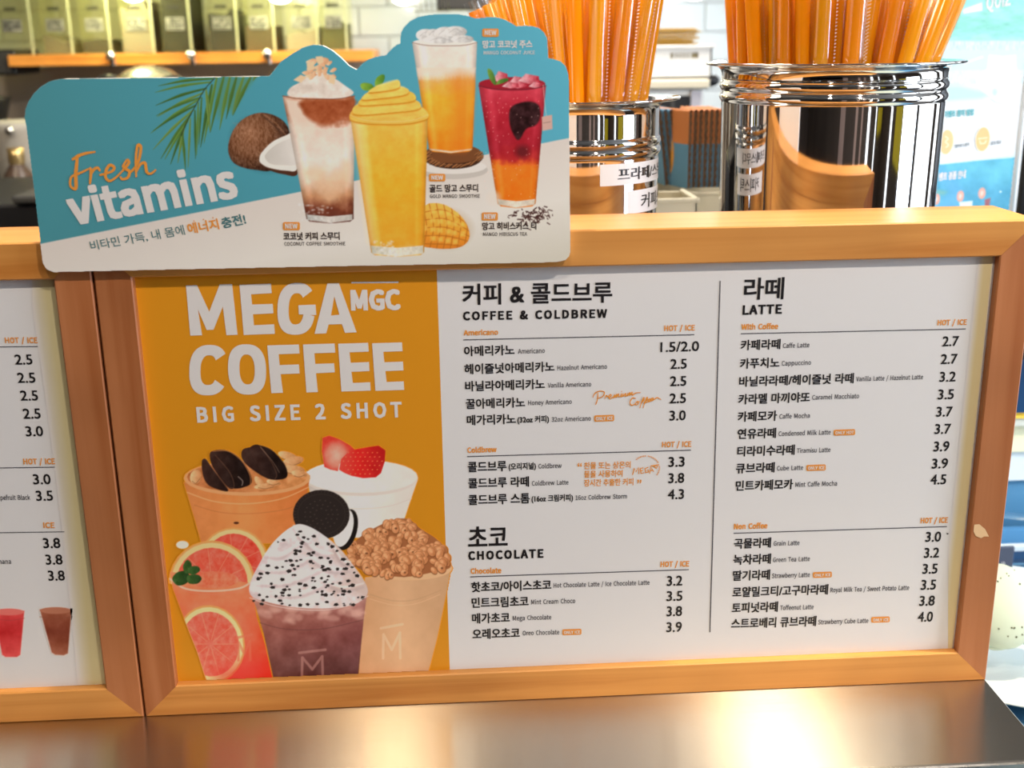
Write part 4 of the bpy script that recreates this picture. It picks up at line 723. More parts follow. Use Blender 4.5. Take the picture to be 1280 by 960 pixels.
for P_ in ([(72,545),(90,522),(120,518),(135,540),(120,562),(90,568)],[(110,500),(125,478),(140,492),(138,520),(118,525)],[(130,505),(160,500),(170,515),(150,530),(130,525)],[(125,535),(160,530),(176,545),(160,562),(130,560)]):
    cv_.poly(P_,shade((58,92,42),(26,54,24),P_[0][0],P_[0][0]+60,16,10,18),smooth=True)
# centre cup with whipped cream and biscuit
cv_.poly([(348,590),(372,660),(395,740),(428,892),(728,888),(738,780),(748,680),(760,590)],lambda u,v:ramp((v-610)/280,[(0,(190,140,128)),(.22,(150,92,84)),(.5,(128,74,70)),(1,(84,46,46))])+((fbm(u,v,40,20)-.5)*40)[...,None]+((u-550)/200)[...,None]*np.array([-10,-8,-4]))
for i in range(26):
    x=rr.uniform(385,735);y=rr.uniform(640,700); cv_.ell(x,y,rr.uniform(12,30),rr.uniform(6,14),(206,164,152),rot=rr.uniform(-.5,.5),a=.45,soft=2)
cv_.line([(382,700),(470,722),(600,722),(744,690)],3,(96,56,54),a=.6)
mlogo(520,795,92,92,(196,150,140),.45)
cv_.ell(688,372,36,74,(24,19,18),rot=.25); cv_.ell(676,366,33,68,(222,214,208),rot=.25); cv_.ell(598,318,100,87,(38,31,29)); cv_.ell(598,318,86,74,(48,40,37)); cv_.ell(598,318,82,70,(40,33,31))
for r_ in (58,40,24):
    for k in range(int(r_/3)):
        a=k*2*math.pi/int(r_/3); cv_.ell(598+r_*math.cos(a),318+r_*.86*math.sin(a),3.4,2.6,(64,54,50),a=.8,soft=.4)
for k in range(48):
    a=k*2*math.pi/48; cv_.line([(598+90*math.cos(a),318+78*math.sin(a)),(598+98*math.cos(a),318+85*math.sin(a))],1.8,(66,56,52),a=.7,smooth=False)
mound=[(343,585),(352,545),(372,505),(400,455),(425,420),(460,385),(495,360),(525,352),(570,368),(625,405),(665,440),(705,490),(745,545),(762,590),(740,622),(690,642),(600,650),(500,645),(420,630),(360,612)]
cv_.poly(mound,lambda u,v:ramp(np.clip((u-350)/410+(fbm(u,v,36,22)-.5)*.9,0,1),[(0,(198,184,186)),(.3,(228,220,220)),(.6,(214,202,204)),(1,(196,176,170))]),smooth=True)
for i,(x0,y0,x1,y1) in enumerate(((400,470,520,430),(380,520,560,480),(370,570,600,520),(420,610,640,560),(520,400,640,470),(560,480,700,520),(600,560,745,575),(500,370,560,420),(640,440,700,500))):
    cv_.line([(x0,y0),((x0+x1)/2,(y0+y1)/2+22),(x1,y1)],[3,14,3],(168,150,152),a=.5,soft=2); cv_.line([(x0,y0-14),((x0+x1)/2,(y0+y1)/2+6),(x1,y1-14)],[2,9,2],(242,238,238),a=.6,soft=1.6)
for k in range(250):
    x=rr.uniform(350,755); y=rr.uniform(360,640); tp=np.interp(x,[343,400,460,525,625,705,762],[580,455,390,356,408,492,590])
    if y<tp+4 or rr.rand()<.22: continue
    n=5; a0=rr.uniform(0,6); r_=rr.uniform(4,9.5); cv_.poly([(x+r_*rr.uniform(.6,1.1)*math.cos(a0+i*2*math.pi/n)*1.2,y+r_*rr.uniform(.5,.9)*math.sin(a0+i*2*math.pi/n)) for i in range(n)],(34,28,27),soft=.45)
cv_.line([(346,612),(430,640),(550,655),(660,648),(762,606)],4,(216,200,196),a=.6)
cv_.build('drinks_picture',PL,M['print'],pm,.0006,1.5,keep=lambda X,Y:(PL.at(X,Y)[...,2]>T_+.0002)&(PL.at(X,Y)[...,0]>T_))

# ================================================================ PLACARD
YPL=-.0062; PP=YP(YPL)
out=[(66.7,340),(58.3,336.5),(53.6,329),(51,308),(50,295),(45,255),(39.5,210),(33,158),(31,147.7),(32,136),(35.6,127),(41.9,117.5),(50,109),(61.7,101.9),(72,99.3),(80,98.6),(200,97.2),(300,95.8),(336,95.2),(341,90),(351,77),(366,66.6),(379.4,59),(391.6,55.7),(403.7,56.8),(415,62.8),(426,72),(435.6,81.6),(443,85.8),(446,86.9),(448.5,84.4),(452.8,79.7),(460.6,74.2),(470,71),(482.5,68.8),(487,63.3),(495,56.3),(500.5,54),(500.6,47),(501.2,41),(504.4,34.5),(512,26.6),(523,21),(537,18.4),(552.8,17.5),(572.5,17.7),(585,20),(593.8,23),(602.5,22.5),(612.5,21.3),(622.5,22),(631,24.4),(640,29.4),(645,32.8),(655,32.3),(665,32.5),(673.8,35),(680,40.6),(683.8,47.5),(684.6,60),(685.4,72.5),(693.8,74.4),(701,77),(706.9,82.5),(710,91.3),(711,100),(711.6,180),(712.3,260),(712.7,315),(711,320.5),(706.9,325),(698.8,327),(680,327.9),(400,333),(200,337)]
A=PP.at([p[0] for p in out],[p[1] for p in out]); oz=[(a[0],a[2]) for a in A]
pk=thing('promo_placard',(A[:,0].mean(),YPL,A[:,2].min()),'cloud-edged blue and white drinks placard fixed across the board frame','placard')
from mathutils.geometry import tessellate_polygon
n=len(oz); tri=tessellate_polygon([[Vector((x,z,0)) for x,z in oz]])
V=[(x,YPL,z) for x,z in oz]+[(x,-.0001,z) for x,z in oz]
F=[tuple(t) for t in tri]+[tuple(i+n for i in t)[::-1] for t in tri]+[(i,(i+1)%n,n+(i+1)%n,n+i) for i in range(n)]
core=link('foam_board',V,F,M['foam'],pk)
import bmesh
bm_=bmesh.new(); bm_.from_mesh(core.data); bmesh.ops.recalc_face_normals(bm_,faces=bm_.faces); bm_.to_mesh(core.data); bm_.free()
TEAL=lambda X,Y:ramp((X-30)/680+(100-Y)*.0006,[(0,(70,136,148)),(.5,(72,148,168)),(1,(84,164,188))])
def bgf(X,Y):
    ly=304.6+(X-51.4)*(172.5-304.6)/(710.9-51.4); m=np.clip((Y-ly)/1.2+.5,0,1)[...,None]
    wh=ramp((Y-ly)/150,[(0,(206,198,192)),(.5,(214,210,204)),(1,(196,192,180))])
    return TEAL(X,Y)*(1-m)+wh*m
c=Canvas(28,14,716,344,.75,bgf,(330,0,2.8225))
mk=c.mask([((x-330)*2.8225,y*2.8225) for x,y in out],soft=.4)
# palm
c.tf=(0,0,2.8235)
sp=spline([(765,268),(752,282),(722,316),(700,355),(678,395),(655,440),(640,478)],6)
def leaf(p,q,wd,col):
    p=np.array(p,float);q=np.array(q,float);m=(p+q)/2+np.array([0,-6]); c.line([p,m,q],[wd*.5,wd,.8],col); c.line([p+1,m+1.5,q],[.8,wd*.3,.5],dk(col,.72),a=.7)
gcol=lambda k:[(78,116,52),(96,134,62),(66,104,48),(108,140,70)][k%4]
for i,(a_,b_) in enumerate((((752,278),(560,303)),((742,290),(548,326)),((728,312),(550,372)),((716,328),(556,412)),((706,345),(552,408)),((700,352),(532,470)),((690,372),(540,462)),((682,388),(540,528)),((672,405),(568,560)),((664,425),(582,562)),((655,440),(602,580)),((650,450),(628,575)),((644,470),(655,600)))): leaf(a_,b_,11,gcol(i))
for i,(a_,b_) in enumerate((((765,275),(720,505)),((748,300),(708,520)),((728,320),(742,468)) ,((790,272),(742,468)),((812,272),(775,458)),((835,272),(798,420)),((860,272),(820,405)),((885,272),(822,408)),((700,362),(694,548)),((688,390),(690,560)),((672,418),(664,590)),((712,345),(702,510)),((905,272),(893,286)))): leaf(a_,b_,14 if i<8 else 9,gcol(i+1))
c.line(sp*1.0,3.2,(40,52,36))
c.poly([(770,272),(905,272),(860,330),(820,400),(800,380),(770,420),(760,330)],(88,120,56),soft=3,a=.35)
# coconut
c.ell(925,510,118,92,(38,88,104),rot=.5,a=.35,soft=5)
c.poly([(808,545),(806,510),(822,462),(852,425),(890,404),(930,398),(975,410),(1010,438),(1024,480),(1020,540),(960,600),(905,600),(860,592),(825,575)],lambda u,v:ramp(np.hypot((u-880)/150,(v-470)/150),[(0,(150,104,76)),(.5,(112,72,48)),(1,(52,30,20))])+((fbm(u*2.2,v*.9,9,30)-.5)*75)[...,None],smooth=True)
for k in range(120):
    x=rr.uniform(820,1010);y=rr.uniform(415,590); c.line([(x,y),(x+rr.uniform(4,16),y+rr.uniform(2,12))],1.3,(176,136,106),a=.45,smooth=False)
c.line([(920,404),(965,440),(1000,480),(1020,520)],[3,6,3],(70,44,30),a=.8); c.line([(930,402),(975,436),(1010,478)],2.5,(168,124,94),a=.7)
c.poly([(918,560),(925,540),(960,505),(1005,482),(1040,478),(1052,610),(1000,615),(950,600),(920,580)],(74,42,28),smooth=True)
c.poly([(916,558),(924,538),(958,503),(1004,480),(1045,474),(1050,592),(1010,602),(950,592),(920,575)],(226,220,212),smooth=True)
c.poly([(935,555),(945,535),(975,510),(1010,494),(1050,488),(1050,575),(1000,583),(955,578)],shade((190,186,180),(214,210,206),935,1050,4),smooth=True)
c.tf=(330,0,2.8225)
# plinth + coaster
c.ell(665,600,125,32,(188,182,176)); c.ell(665,588,120,26,(214,210,206))
c.ell(668,556,102,40,(60,34,20)); c.ell(668,542,100,34,(112,68,38))
for k in range(90):
    a=rr.uniform(-.35,math.pi+.35); r1=rr.uniform(.86,1.0); x=668+100*r1*math.cos(a); y=552+36*r1*math.sin(a); c.line([(x-7,y+4),(x+7,y-5)],3,(158,104,62),a=.8,smooth=False); c.line([(x-5,y+7),(x+8,y-1)],1.5,(48,26,14),a=.8,smooth=False)
def glass(rim,bot,cols,rimry,extra=None,base=True,bh=24):
    """rim=(xl,xr,y) bot=(xl,xr,y)"""
    (a0,a1,ay),(b0,b1,by)=rim,bot
    P_=[(a0,ay),(b0,by-10),(b0+12,by),( (b0+b1)/2,by+6),(b1-12,by),(b1,by-10),(a1,ay)]
    def g(u,v):
        t=(v-ay)/(by-ay); l=a0+(b0-a0)*t; r=a1+(b1-a1)*t; s_=(u-l)/(r-l); col=ramp(t+((fbm(u,v,34,int(a0))-.5)*.10),cols)+((fbm(u,v,26,int(a1))-.5)*22)[...,None]
        e=np.clip(1-s_/.10,0,1)+np.clip(1-(1-s_)/.08,0,1); return col*(1-e[...,None]*.22)+(np.exp(-((s_-.16)/.05)**2)*16)[...,None]+(np.exp(-((s_-.86)/.03)**2)*10)[...,None]
    c.poly(P_,g)
    if base:
        t=(by-bh-ay)/(by-ay); l=a0+(b0-a0)*t; r=a1+(b1-a1)*t
        c.poly([(l+4,by-bh),(b0+4,by-6),((b0+b1)/2,by+5),(b1-4,by-6),(r-4,by-bh),((l+r)/2,by-bh+8)],shade((170,180,178),(196,200,196),l,r,26,9,5,mid=(226,228,224)),a=.85)
    return P_
def rimline(rim,ry,col=(120,86,70)):
    a0,a1,ay=rim; c.line([(a0,ay),(a0+(a1-a0)*.2,ay+ry*.8),((a0+a1)/2,ay+ry),(a1-(a1-a0)*.2,ay+ry*.8),(a1,ay)],2.6,col,a=.8)
# mango coconut juice
glass((523,752,150),(582,736,535),[(0,(224,214,206)),(.26,(226,212,200)),(.36,(236,170,90)),(.5,(240,172,52)),(.8,(240,150,40)),(1,(228,128,26))],14,bh=10)
for k in range(16):
    x=548+k*12.6; h_=rr.uniform(-6,34); c.poly([(x-10,240),(x-6,258+h_*.3),(x,272+h_*.2),(x+7,250+h_*.4),(x+10,240)],(226,206,188),soft=1.5,a=.75)
c.poly([(655,275),(690,258),(728,270),(738,300),(726,470),(705,530),(660,530),(668,400)],(232,112,26),soft=8,a=.5)
c.ell(638,150,113,16,(226,218,212))
for x,y,a_,b_ in ((570,124,34,22),(598,120,26,18),(640,118,40,24),(676,112,40,20),(620,140,60,14),(700,138,40,14)): c.ell(x,y,a_,b_,shade((234,232,230),(176,176,176),x-a_,x+a_,30,14,6)); c.line([(x-a_*.6,y+4),(x,y-b_*.5),(x+a_*.6,y+2)],2,(120,120,122),a=.4)
rimline((523,752,150),12)
# hibiscus tea
glass((757,995,302),(824,958,728),[(0,(196,60,78)),(.2,(176,34,52)),(.5,(158,26,42)),(.6,(176,40,40)),(.66,(224,116,30)),(.92,(224,112,20)),(1,(214,120,40))],16,bh=26)
c.poly([(865,400),(880,372),(930,358),(968,370),(975,410),(960,440),(925,455),(905,488),(890,490),(870,450)],lambda u,v:np.array([44,16,20.])+((fbm(u,v,16,33)-.5)*60)[...,None],smooth=True,soft=1.2); c.ell(912,535,24,22,(84,20,26),soft=4,a=.8)
c.ell(875,296,118,24,(150,26,44)); 
for x,y,a_,b_ in ((835,272,26,22),(895,290,36,22),(935,278,38,18),(870,300,30,12),(960,300,26,12)): c.poly([(x-a_,y+b_*.4),(x-a_*.3,y-b_),(x+a_*.9,y-b_*.5),(x+a_,y+b_*.6),(x,y+b_)],shade((230,190,196),(176,40,58),x-a_,x+a_,34,12,6))
rimline((757,995,302),14,(70,26,36))
c.line([(985,300),(990,360),(996,410)],1.6,(206,196,186),a=.9); c.poly([(980,412),(1016,405),(1018,455),(982,462)],(196,160,150)); c.line([(986,434),(1010,430)],2,(120,90,84),a=.7,smooth=False)
for k in range(70):
    x=rr.uniform(775,975);y=rr.uniform(330,700); c.ell(x,y,1.6,2,(236,200,190),a=.5,soft=.4)
for P_ in ([(790,242),(806,252),(818,285),(815,300),(800,285),(790,262)],[(818,298),(830,282),(856,276),(862,284),(840,294)]): c.poly(P_,shade((112,150,62),(60,104,40),P_[0][0],P_[0][0]+30,10,8,6),smooth=True)
# tea leaves
for k in range(90):
    x=rr.normal(950,32);y=rr.normal(760,13); a=rr.uniform(0,3); l=rr.uniform(3,9); c.line([(x-l*math.cos(a),y-l*math.sin(a)*.6),(x+l*math.cos(a),y+l*math.sin(a)*.6)],rr.uniform(2,4.5),(62,30,26),smooth=False)
# mango half
c.ell(645,808,88,66,(150,110,60),a=.25,soft=6)
c.poly([(560,862),(556,790),(566,730),(600,716),(650,728),(700,768),(724,815),(720,850),(690,872),(640,878),(590,874)],lambda u,v:ramp((v-720)/160,[(0,(236,180,80)),(.5,(226,158,54)),(1,(206,120,34))]),smooth=True)
mgm=c.mask([(560,862),(556,790),(566,730),(600,716),(650,728),(700,768),(724,815),(720,850),(690,872),(640,878),(590,874)],smooth=True)
for k in range(8): c.line([(556+k*26,712+k*3),(574+k*24,800),(560+k*24,880)],4,(178,100,26),a=.75,clip=mgm)
for k in range(5): c.line([(550,752+k*27),(640,742+k*30),(730,800+k*18)],4,(178,100,26),a=.75,clip=mgm)
for k in range(24):
    x=570+(k%6)*26+rr.uniform(-3,3); y=742+(k//6)*32+(k%6)*4
    if (x-640)**2/78**2+(y-800)**2/72**2<.9: c.poly([(x-9,y-8),(x+8,y-10),(x+9,y+6),(x-8,y+8)],(246,196,92),a=.65,soft=1.5)
# coconut coffee smoothie
glass((66,320,338),(150,316,782),[(0,(206,150,120)),(.04,(170,96,60)),(.18,(160,84,50)),(.25,(222,200,186)),(.5,(226,214,204)),(.66,(222,200,180)),(.8,(190,136,98)),(.9,(110,52,34)),(1,(90,46,36))],14,bh=26)
c.poly([(72,345),(130,352),(140,400),(190,432),(175,470),(110,470),(84,400)],(224,208,194),soft=3,a=.9)
c.poly([(135,358),(312,352),(308,384),(270,420),(215,440),(165,424),(140,392)],lambda u,v:np.array([152,76,42.])+((fbm(u,v,30,41)-.5)*60)[...,None],soft=3,smooth=True)
for x,y,a_,b_ in ((205,650,30,28),(260,640,34,40),(235,690,30,24),(290,600,18,36),(180,610,40,20)): c.ell(x,y,a_,b_,(222,186,150),a=.5,soft=4)
c.poly([(82,330),(95,308),(130,288),(150,265),(210,255),(255,280),(290,305),(316,325),(300,340),(250,348),(150,345),(100,342)],lambda u,v:ramp(fbm(u,v,26,44),[(0,(196,182,170)),(1,(238,232,226))]),smooth=True)
for k in range(30):
    x=150+rr.rand()*95; y=220+rr.rand()*60-(abs(x-195)<25)*10; a=rr.uniform(0,3.1); l=rr.uniform(12,24)
    c.poly([(x-l*math.cos(a),y-l*.5*math.sin(a)),(x+6*math.sin(a),y-9),(x+l*math.cos(a),y+l*.5*math.sin(a)),(x-4*math.sin(a),y+8)],shade((236,204,170),(202,146,106),x-l,x+l,10,8,k),smooth=True,soft=.5)
for P_ in ([(182,200),(206,198),(210,220),(190,226)],[(150,222),(176,214),(178,244),(154,250)],[(104,282),(130,264),(150,272),(130,292)],[(232,262),(252,272),(248,298),(228,290)]): c.poly(P_,(230,192,156))
rimline((66,320,338),12,(104,60,46))
# mango smoothie
c.poly([(340,300),(352,292),(378,296),(390,312),(370,320),(348,316)],shade((140,176,60),(78,128,44),340,390,12,8,3),smooth=True); c.poly([(392,304),(394,280),(412,264),(426,266),(422,288),(404,306)],shade((128,170,60),(70,120,40),392,426,12,8,3),smooth=True)
glass((303,578,405),(378,565,900),[(0,(238,190,90)),(.12,(238,178,70)),(.5,(242,168,44)),(.93,(234,158,46)),(1,(226,184,110))],20,bh=34)
c.poly([(310,420),(345,420),(395,860),(372,850),(330,560)],(242,218,170),soft=7,a=.55)
for P_,cc in (([(303,405),(318,385),(360,368),(480,362),(545,372),(578,398),(572,420),(500,436),(380,436),(312,425)],(236,184,84)),([(312,395),(330,368),(420,350),(520,350),(552,366),(540,386),(440,398),(340,405)],(240,190,88)),([(338,370),(350,345),(430,325),(510,322),(535,340),(520,358),(420,368)],(238,186,80)),([(345,350),(372,322),(440,302),(495,308),(512,322),(490,336),(400,348)],(242,194,92)),([(370,325),(395,304),(440,290),(470,282),(480,292),(474,310),(430,320)],(242,196,96))):
    c.poly([(x,y+5) for x,y in P_],(196,132,30),smooth=True,soft=1.2); c.poly(P_,lambda u,v,cc=cc:np.array(cc,float)+((fbm(u,v*2,30,51)-.5)*34)[...,None],smooth=True)
    c.line([P_[1],P_[2],P_[3]],[2,7,2],(250,226,160),a=.6,soft=1.5)
rimline((303,578,405),24,(226,190,120))
for k in range(80):
    x=rr.uniform(60,180) if k%2 else rr.uniform(380,470); y=rr.uniform(720,790) if k%2 else rr.uniform(850,905)
    c.ell(x+ (60 if k%2 else 0),y,rr.uniform(2,7),rr.uniform(2,5),(rr.uniform(196,232),)*3,a=.45,soft=.8)
c.ell(810,700,26,26,(216,206,196),soft=3,a=.6)
cov=Canvas(28,14,716,344,.75,bgf); c.A=mk
c.build('printed_picture',PP,M['print'],core,.00015,1.34,keep=lambda X,Y:mk>.02)
# --- lettering on the placard

pt=lambda u,v:(u/2.8235,v/2.8235)
wl,tl,kl,ob,gb=Flat(PP),Flat(PP),Flat(PP),Flat(PP),Flat(PP); oo=.0004
f6=lambda P_:[(u/6,120+v/6) for u,v in P_]
for P_,w_ in (([(540,476),(562,466),(590,448),(650,428),(718,418)],[3,3.6,4.2,3.4,2]),([(582,450),(576,520),(570,590),(572,680),(560,696),(535,680),(528,640),(545,600),(600,578),(668,545)],[3,4.6,4.6,4.4,3,3,3,3,2])): ob.hold=True; ob.stroke(f6(P_),w_,oo); oo+=.00001
f1=lambda P_:[pt(u,v) for u,v in P_]
for P_ in ([(318,590),(322,608),(318,650)],[(320,618),(332,598),(346,592),(354,604)],[(352,618),(392,606),(404,592),(390,582),(376,600),(374,625),(388,638),(410,626),(432,604)],[(432,604),(446,588),(456,572),(450,560)],[(450,562),(436,586),(446,596),(458,606),(452,626),(432,632),(426,622)],[(456,612),(478,590),(492,560),(498,520),(488,512),(482,540),(480,580),(482,625)],[(482,605),(496,580),(512,574),(516,590),(520,608),(534,612),(552,598)]):
    ob.stroke(f1(P_),[2.6,3.6,3.8,3.2,2.2],oo); oo+=.00001
ob.hold=False; oo=.0004
wl.text('vitamins',*pt(262,791),pt(838,692)[0],40,y1=pt(838,692)[1],font='s',bold=.054,off=oo)
tl.text('비타민 가득, 내 몸에',*pt(325,886),pt(655,829)[0],12.8,y1=pt(655,829)[1],bold=.006,off=oo); 
ob.text('에너지',*pt(668,826),pt(775,808)[0],13.2,y1=pt(775,808)[1],bold=.03,off=oo); tl.text('충전!',*pt(788,806),pt(870,790)[0],13,y1=pt(870,790)[1],bold=.03,off=oo)
for u,v in ((683,777),(716,772),(750,766)): ob.poly([pt(u,v),pt(u+4,v),pt(u+4,v+4),pt(u,v+4)],oo)
q=lambda u,v:(330+u/2.8225,v/2.8225)
nb=Flat(PP)
for (u0,u1,v0,v1) in ((67,127,783,812),(582,640,613,640),(768,825,749,778),(770,828,101,130)):
    nb.poly([q(u0+4,v0),q(u1-4,v0),q(u1,v0+4),q(u1,v1-4),q(u1-4,v1),q(u0+4,v1),q(u0,v1-4),q(u0,v0+4)],oo)
    gb.text('NEW',*q(u0+9,v1-7),q(u1-9,v1-7)[0],(v1-v0-13)/2.8225,font='s',bold=.05,off=.0006)
for s_,u0,u1,v,F_ in (('코코넛 커피 스무디',70,267,847,kl),('골드 망고 스무디',585,755,678,kl),('망고 히비스커스 티',771,960,811,kl),('망고 코코넛 주스',772,946,170,gb)):
    F_.text(s_,*q(u0,v),q(u1,v-2)[0],9.4,y1=q(u1,v-2)[1],bold=.035,off=oo)
for s_,u0,u1,v,F_ in (('COCONUT COFFEE SMOOTHIE',72,287,866,kl),('GOLD MANGO SMOOTHIE',586,762,698,kl),('MANGO HIBISCUS TEA',773,928,832,kl),('MANGO COCONUT JUICE',775,955,192,gb)):
    F_.text(s_,*q(u0,v),q(u1,v-1)[0],4.3,y1=q(u1,v-1)[1],font='s',bold=.018,off=oo)
wl.build('title_lettering',M['white_ink'],core); ob.build('orange_lettering',M['orange_ink'],core); tl.build('slogan_lettering',mat('teal_ink',(.07,.20,.22),.4),core)
nb.build('badge',M['orange_ink'],core); kl.build('name_lettering',mat('brown_ink',(.05,.03,.025),.4),core); gb.build('white_lettering',M['white_ink'],core)
# ================================================================ WORKTOP BEHIND THE BOARDS
ZS=.20
wt=thing('service_shelf',(-.4,.42,-1.05),'raised steel worktop behind the menu boards that carries the straw pots','worktop')
MB().box(-1.6,.655,.10,.76,ZS-.02,ZS,c=.002).build('worktop',M['chrome'],wt)
MB().box(-1.6,.65,.12,.74,-1.05,ZS-.021).build('body',M['dark'],wt)

# ================================================================ STRAW POTS
def pot(cx,cy,prof,label,nm='straw_pot'):
    o=thing(nm,(cx,cy,ZS),label,'pot','steel pots full of straws')
    MB().lathe(prof,(cx,cy,0),180).build('body',M['steel_mirror'],o); return o
def profile(Rt,Rb,z1,rim,beads,zb):
    """outside from the base up, rolled rim, inside wall down"""
    R=lambda z:Rb+(Rt-Rb)*(z-zb)/(z1-zb)
    p=[(0.0001,zb),(Rb-.004,zb),(Rb,zb+.004),(R(zb+.006),zb+.006),(R(zb+.01),zb+.01),(R(zb+.08),zb+.08),(R(zb+.14),zb+.14)]
    for b_ in sorted(beads):
        for dz,dr in ((-.0062,0),(-.0052,0),(-.0046,0.00005),(-.0036,.0007),(-.002,.0016),(0,.0019),(.002,.0016),(.0036,.0007),(.0046,0.00005),(.0052,0),(.0062,0)): p.append((R(b_+dz*.92)+dr,b_+dz*.92))
    p+=[(R(z1-.014),z1-.014),(R(z1-.012),z1-.012),(R(z1-.008)+.0002,z1-.008),(Rt+.0012,z1-.0052),(Rt+.0032,z1-.0036),(Rt+.0065,z1-.0027),(rim-.004,z1-.0018),(rim-.001,z1-.0012),(rim,z1),(rim-.001,z1+.0010),(Rt+.003,z1-.0008),(Rt-.001,z1-.005),(Rt-.002,z1-.02)]
    p+=[(R(zb+.1)-.002,zb+.1),(R(zb)-.002,zb+.004),(0.0001,zb+.003)]
    return p
def ang(px,py,c,R):
    """angle on a pot's front where a view ray meets it"""
    d=rays(px,py); o=CAM-np.array([c[0],c[1],0]); a=d[0]**2+d[1]**2; b=2*(o[0]*d[0]+o[1]*d[1]); cc=o[0]**2+o[1]**2-R*R
    k=(-b-math.sqrt(max(0,b*b-4*a*cc)))/(2*a); p=CAM+k*d; return math.atan2(p[0]-c[0],-(p[1]-c[1])),p[2]
CR=(at(1042,77,.25)[0],.25); CL=(at(722,120,.25)[0],.25)
ZR=.4427; ZL=.4165
bR=[ang(1040,y,CR,.0915)[1] for y in (110.5,126)]; bL=[ang(740,y,CL,.068)[1] for y in (183,195)]
potR=pot(*CR,profile(.0925,.0895,ZR,.1065,bR,ZS+.0005),'large polished steel pot of orange straws at right','straw_pot')
potL=pot(*CL,profile(.0685,.0680,ZL,.0860,bL,ZS+.0005),'smaller polished steel pot with Korean paper labels beside the placard','straw_pot')
def curved_label(name,c,R,a0,a1,z0,z1,parent,text=None,tz=None,ta=None,tl=0.0):
    n=16; V=[];A_=np.linspace(a0,a1,n)
    for a in A_:
        for z in (z0,z1): 
            zz=z+tl*(a-a0)*R; V.append((c[0]+R*math.sin(a),c[1]-R*math.cos(a),zz))
    F=[(2*i,2*i+2,2*i+3,2*i+1) for i in range(n-1)]
    o=link(name,V,F,M['label'],parent,smooth=True)
    if text:
        Vt,Ft=gill(text); Vt=Vt.copy(); Vt[:,1]=(Vt[:,1]-Vt[:,1].min())/(Vt[:,1].max()-Vt[:,1].min()); Vt[:,0]/=Vt[:,0].max()
        VV=[];FF=[];k=0
        for dx in (-.0004,.0004):
            a=ta[0]+Vt[:,0]*(ta[1]-ta[0])+dx/R; z=tz[0]+Vt[:,1]*(tz[1]-tz[0])+tl*(a-a0)*R; r=R+.0003
            VV.append(np.stack([c[0]+r*np.sin(a),c[1]-r*np.cos(a),z],-1)); FF+= (Ft+k).tolist(); k+=len(a)
        link('lettering',np.concatenate(VV),FF,M['black_ink'],o)
    return o
a0,zt=ang(750,206,CL,.068); _,zb_=ang(750,233,CL,.068); a1,_=ang(771,215,CL,.068)
curved_label('paper_label',CL,.0686,a0,a0+1.75,zb_,zt,potL,'프라페/스무디',(zb_+.0035,zt-.0035),(a1,a1+1.15))
a0,zt=ang(784,239,CL,.068); _,zb_=ang(784,268,CL,.068); a1,zb2=ang(800,259,CL,.068); _,zt2=ang(800,240,CL,.068)
curved_label('paper_label',CL,.0684,a0,a0+1.25,zb_,zt,potL,'커피스틱',(zb2-.001,zt2-.0015),(a1,a1+.85))
a0,zt=ang(1161,152,CR,.0895); _,zb_=ang(1161,178,CR,.0895)
curved_label('paper_label',CR,.0905,1.18,2.1,zb_,zt,potR)

# ================================================================ STRAWS
def film_mat():
    m=bpy.data.materials.new('clear_wrapper_film'); m.use_nodes=True; N=m.node_tree.nodes; L=m.node_tree.links; out=N['Material Output']
    N.remove(N['Principled BSDF']); b=N.new('ShaderNodeBsdfGlossy'); b.inputs['Roughness'].default_value=.10
    t=N.new('ShaderNodeBsdfTransparent'); mx=N.new('ShaderNodeMixShader'); mx.inputs[0].default_value=.10
    L.new(t.outputs[0],mx.inputs[1]); L.new(b.outputs[0],mx.inputs[2]); L.new(mx.outputs[0],out.inputs[0]); return m
M['film']=film_mat(); M['seam']=mat('crimped_film_seam',(.92,.78,.62),.35)
LS=.30
def straw_proto(r,m,wrapped):
    b=MB(); n=14; P_=[(r,0),(r,LS),(r*.86,LS),(r*.86,LS-.05)]
    b.lathe(P_,(0,0,0),n); o=b.build('drinking_straw',m,None,base=(0,0,0))
    if wrapped:
        f=MB(); w_=r*1.75; rr_=r*1.15
        V=[];A_=[];
        sec=[(-w_,0),(-rr_*.8,-rr_*.75),(0,-rr_),(rr_*.8,-rr_*.75),(w_,0),(rr_*.8,rr_*.75),(0,rr_),(-rr_*.8,rr_*.75)]
        for k in range(7):
            z=.004+(LS+.004)*k/6; V+=[(x*(1+.05*math.sin(k*2.1)),y,z) for x,y in sec]
        F=[(k*8+i,k*8+(i+1)%8,(k+1)*8+(i+1)%8,(k+1)*8+i) for k in range(6) for i in range(8)]
        f.add(V,F,True).build('wrapper',M['film'],o)
        s_=MB(); N_=110
        for k in range(N_):      # crimped seam of small teeth along one side
            z=.01+(LS-.01)*k/N_; h=(LS-.01)/N_; s_.add([(w_,-.0001,z),(w_+.0016,-.0001,z+h*.5),(w_,-.0001,z+h*.62)],[(0,1,2)])
        s_.build('seam',M['seam'],o)
    return o
protos=[straw_proto(.0058,M['straw'],False),straw_proto(.0058,M['straw2'],True),straw_proto(.0062,M['straw'],True)]
used=set()
def put_straw(k,base,top,label,group):
    p=protos[k]
    if k not in used: o=p; used.add(k)
    else:
        o=p.copy(); COL.objects.link(o)
        for ch in p.children:
            c_=ch.copy(); COL.objects.link(c_); c_.parent=o
    o.location=base; d=Vector(top)-Vector(base); q=d.to_track_quat('Z','Y'); o.rotation_euler=(q@Euler((0,0,rng.uniform(-.9,.9))).to_quaternion()).to_euler()
    tag(o,label,'straw',group); return o
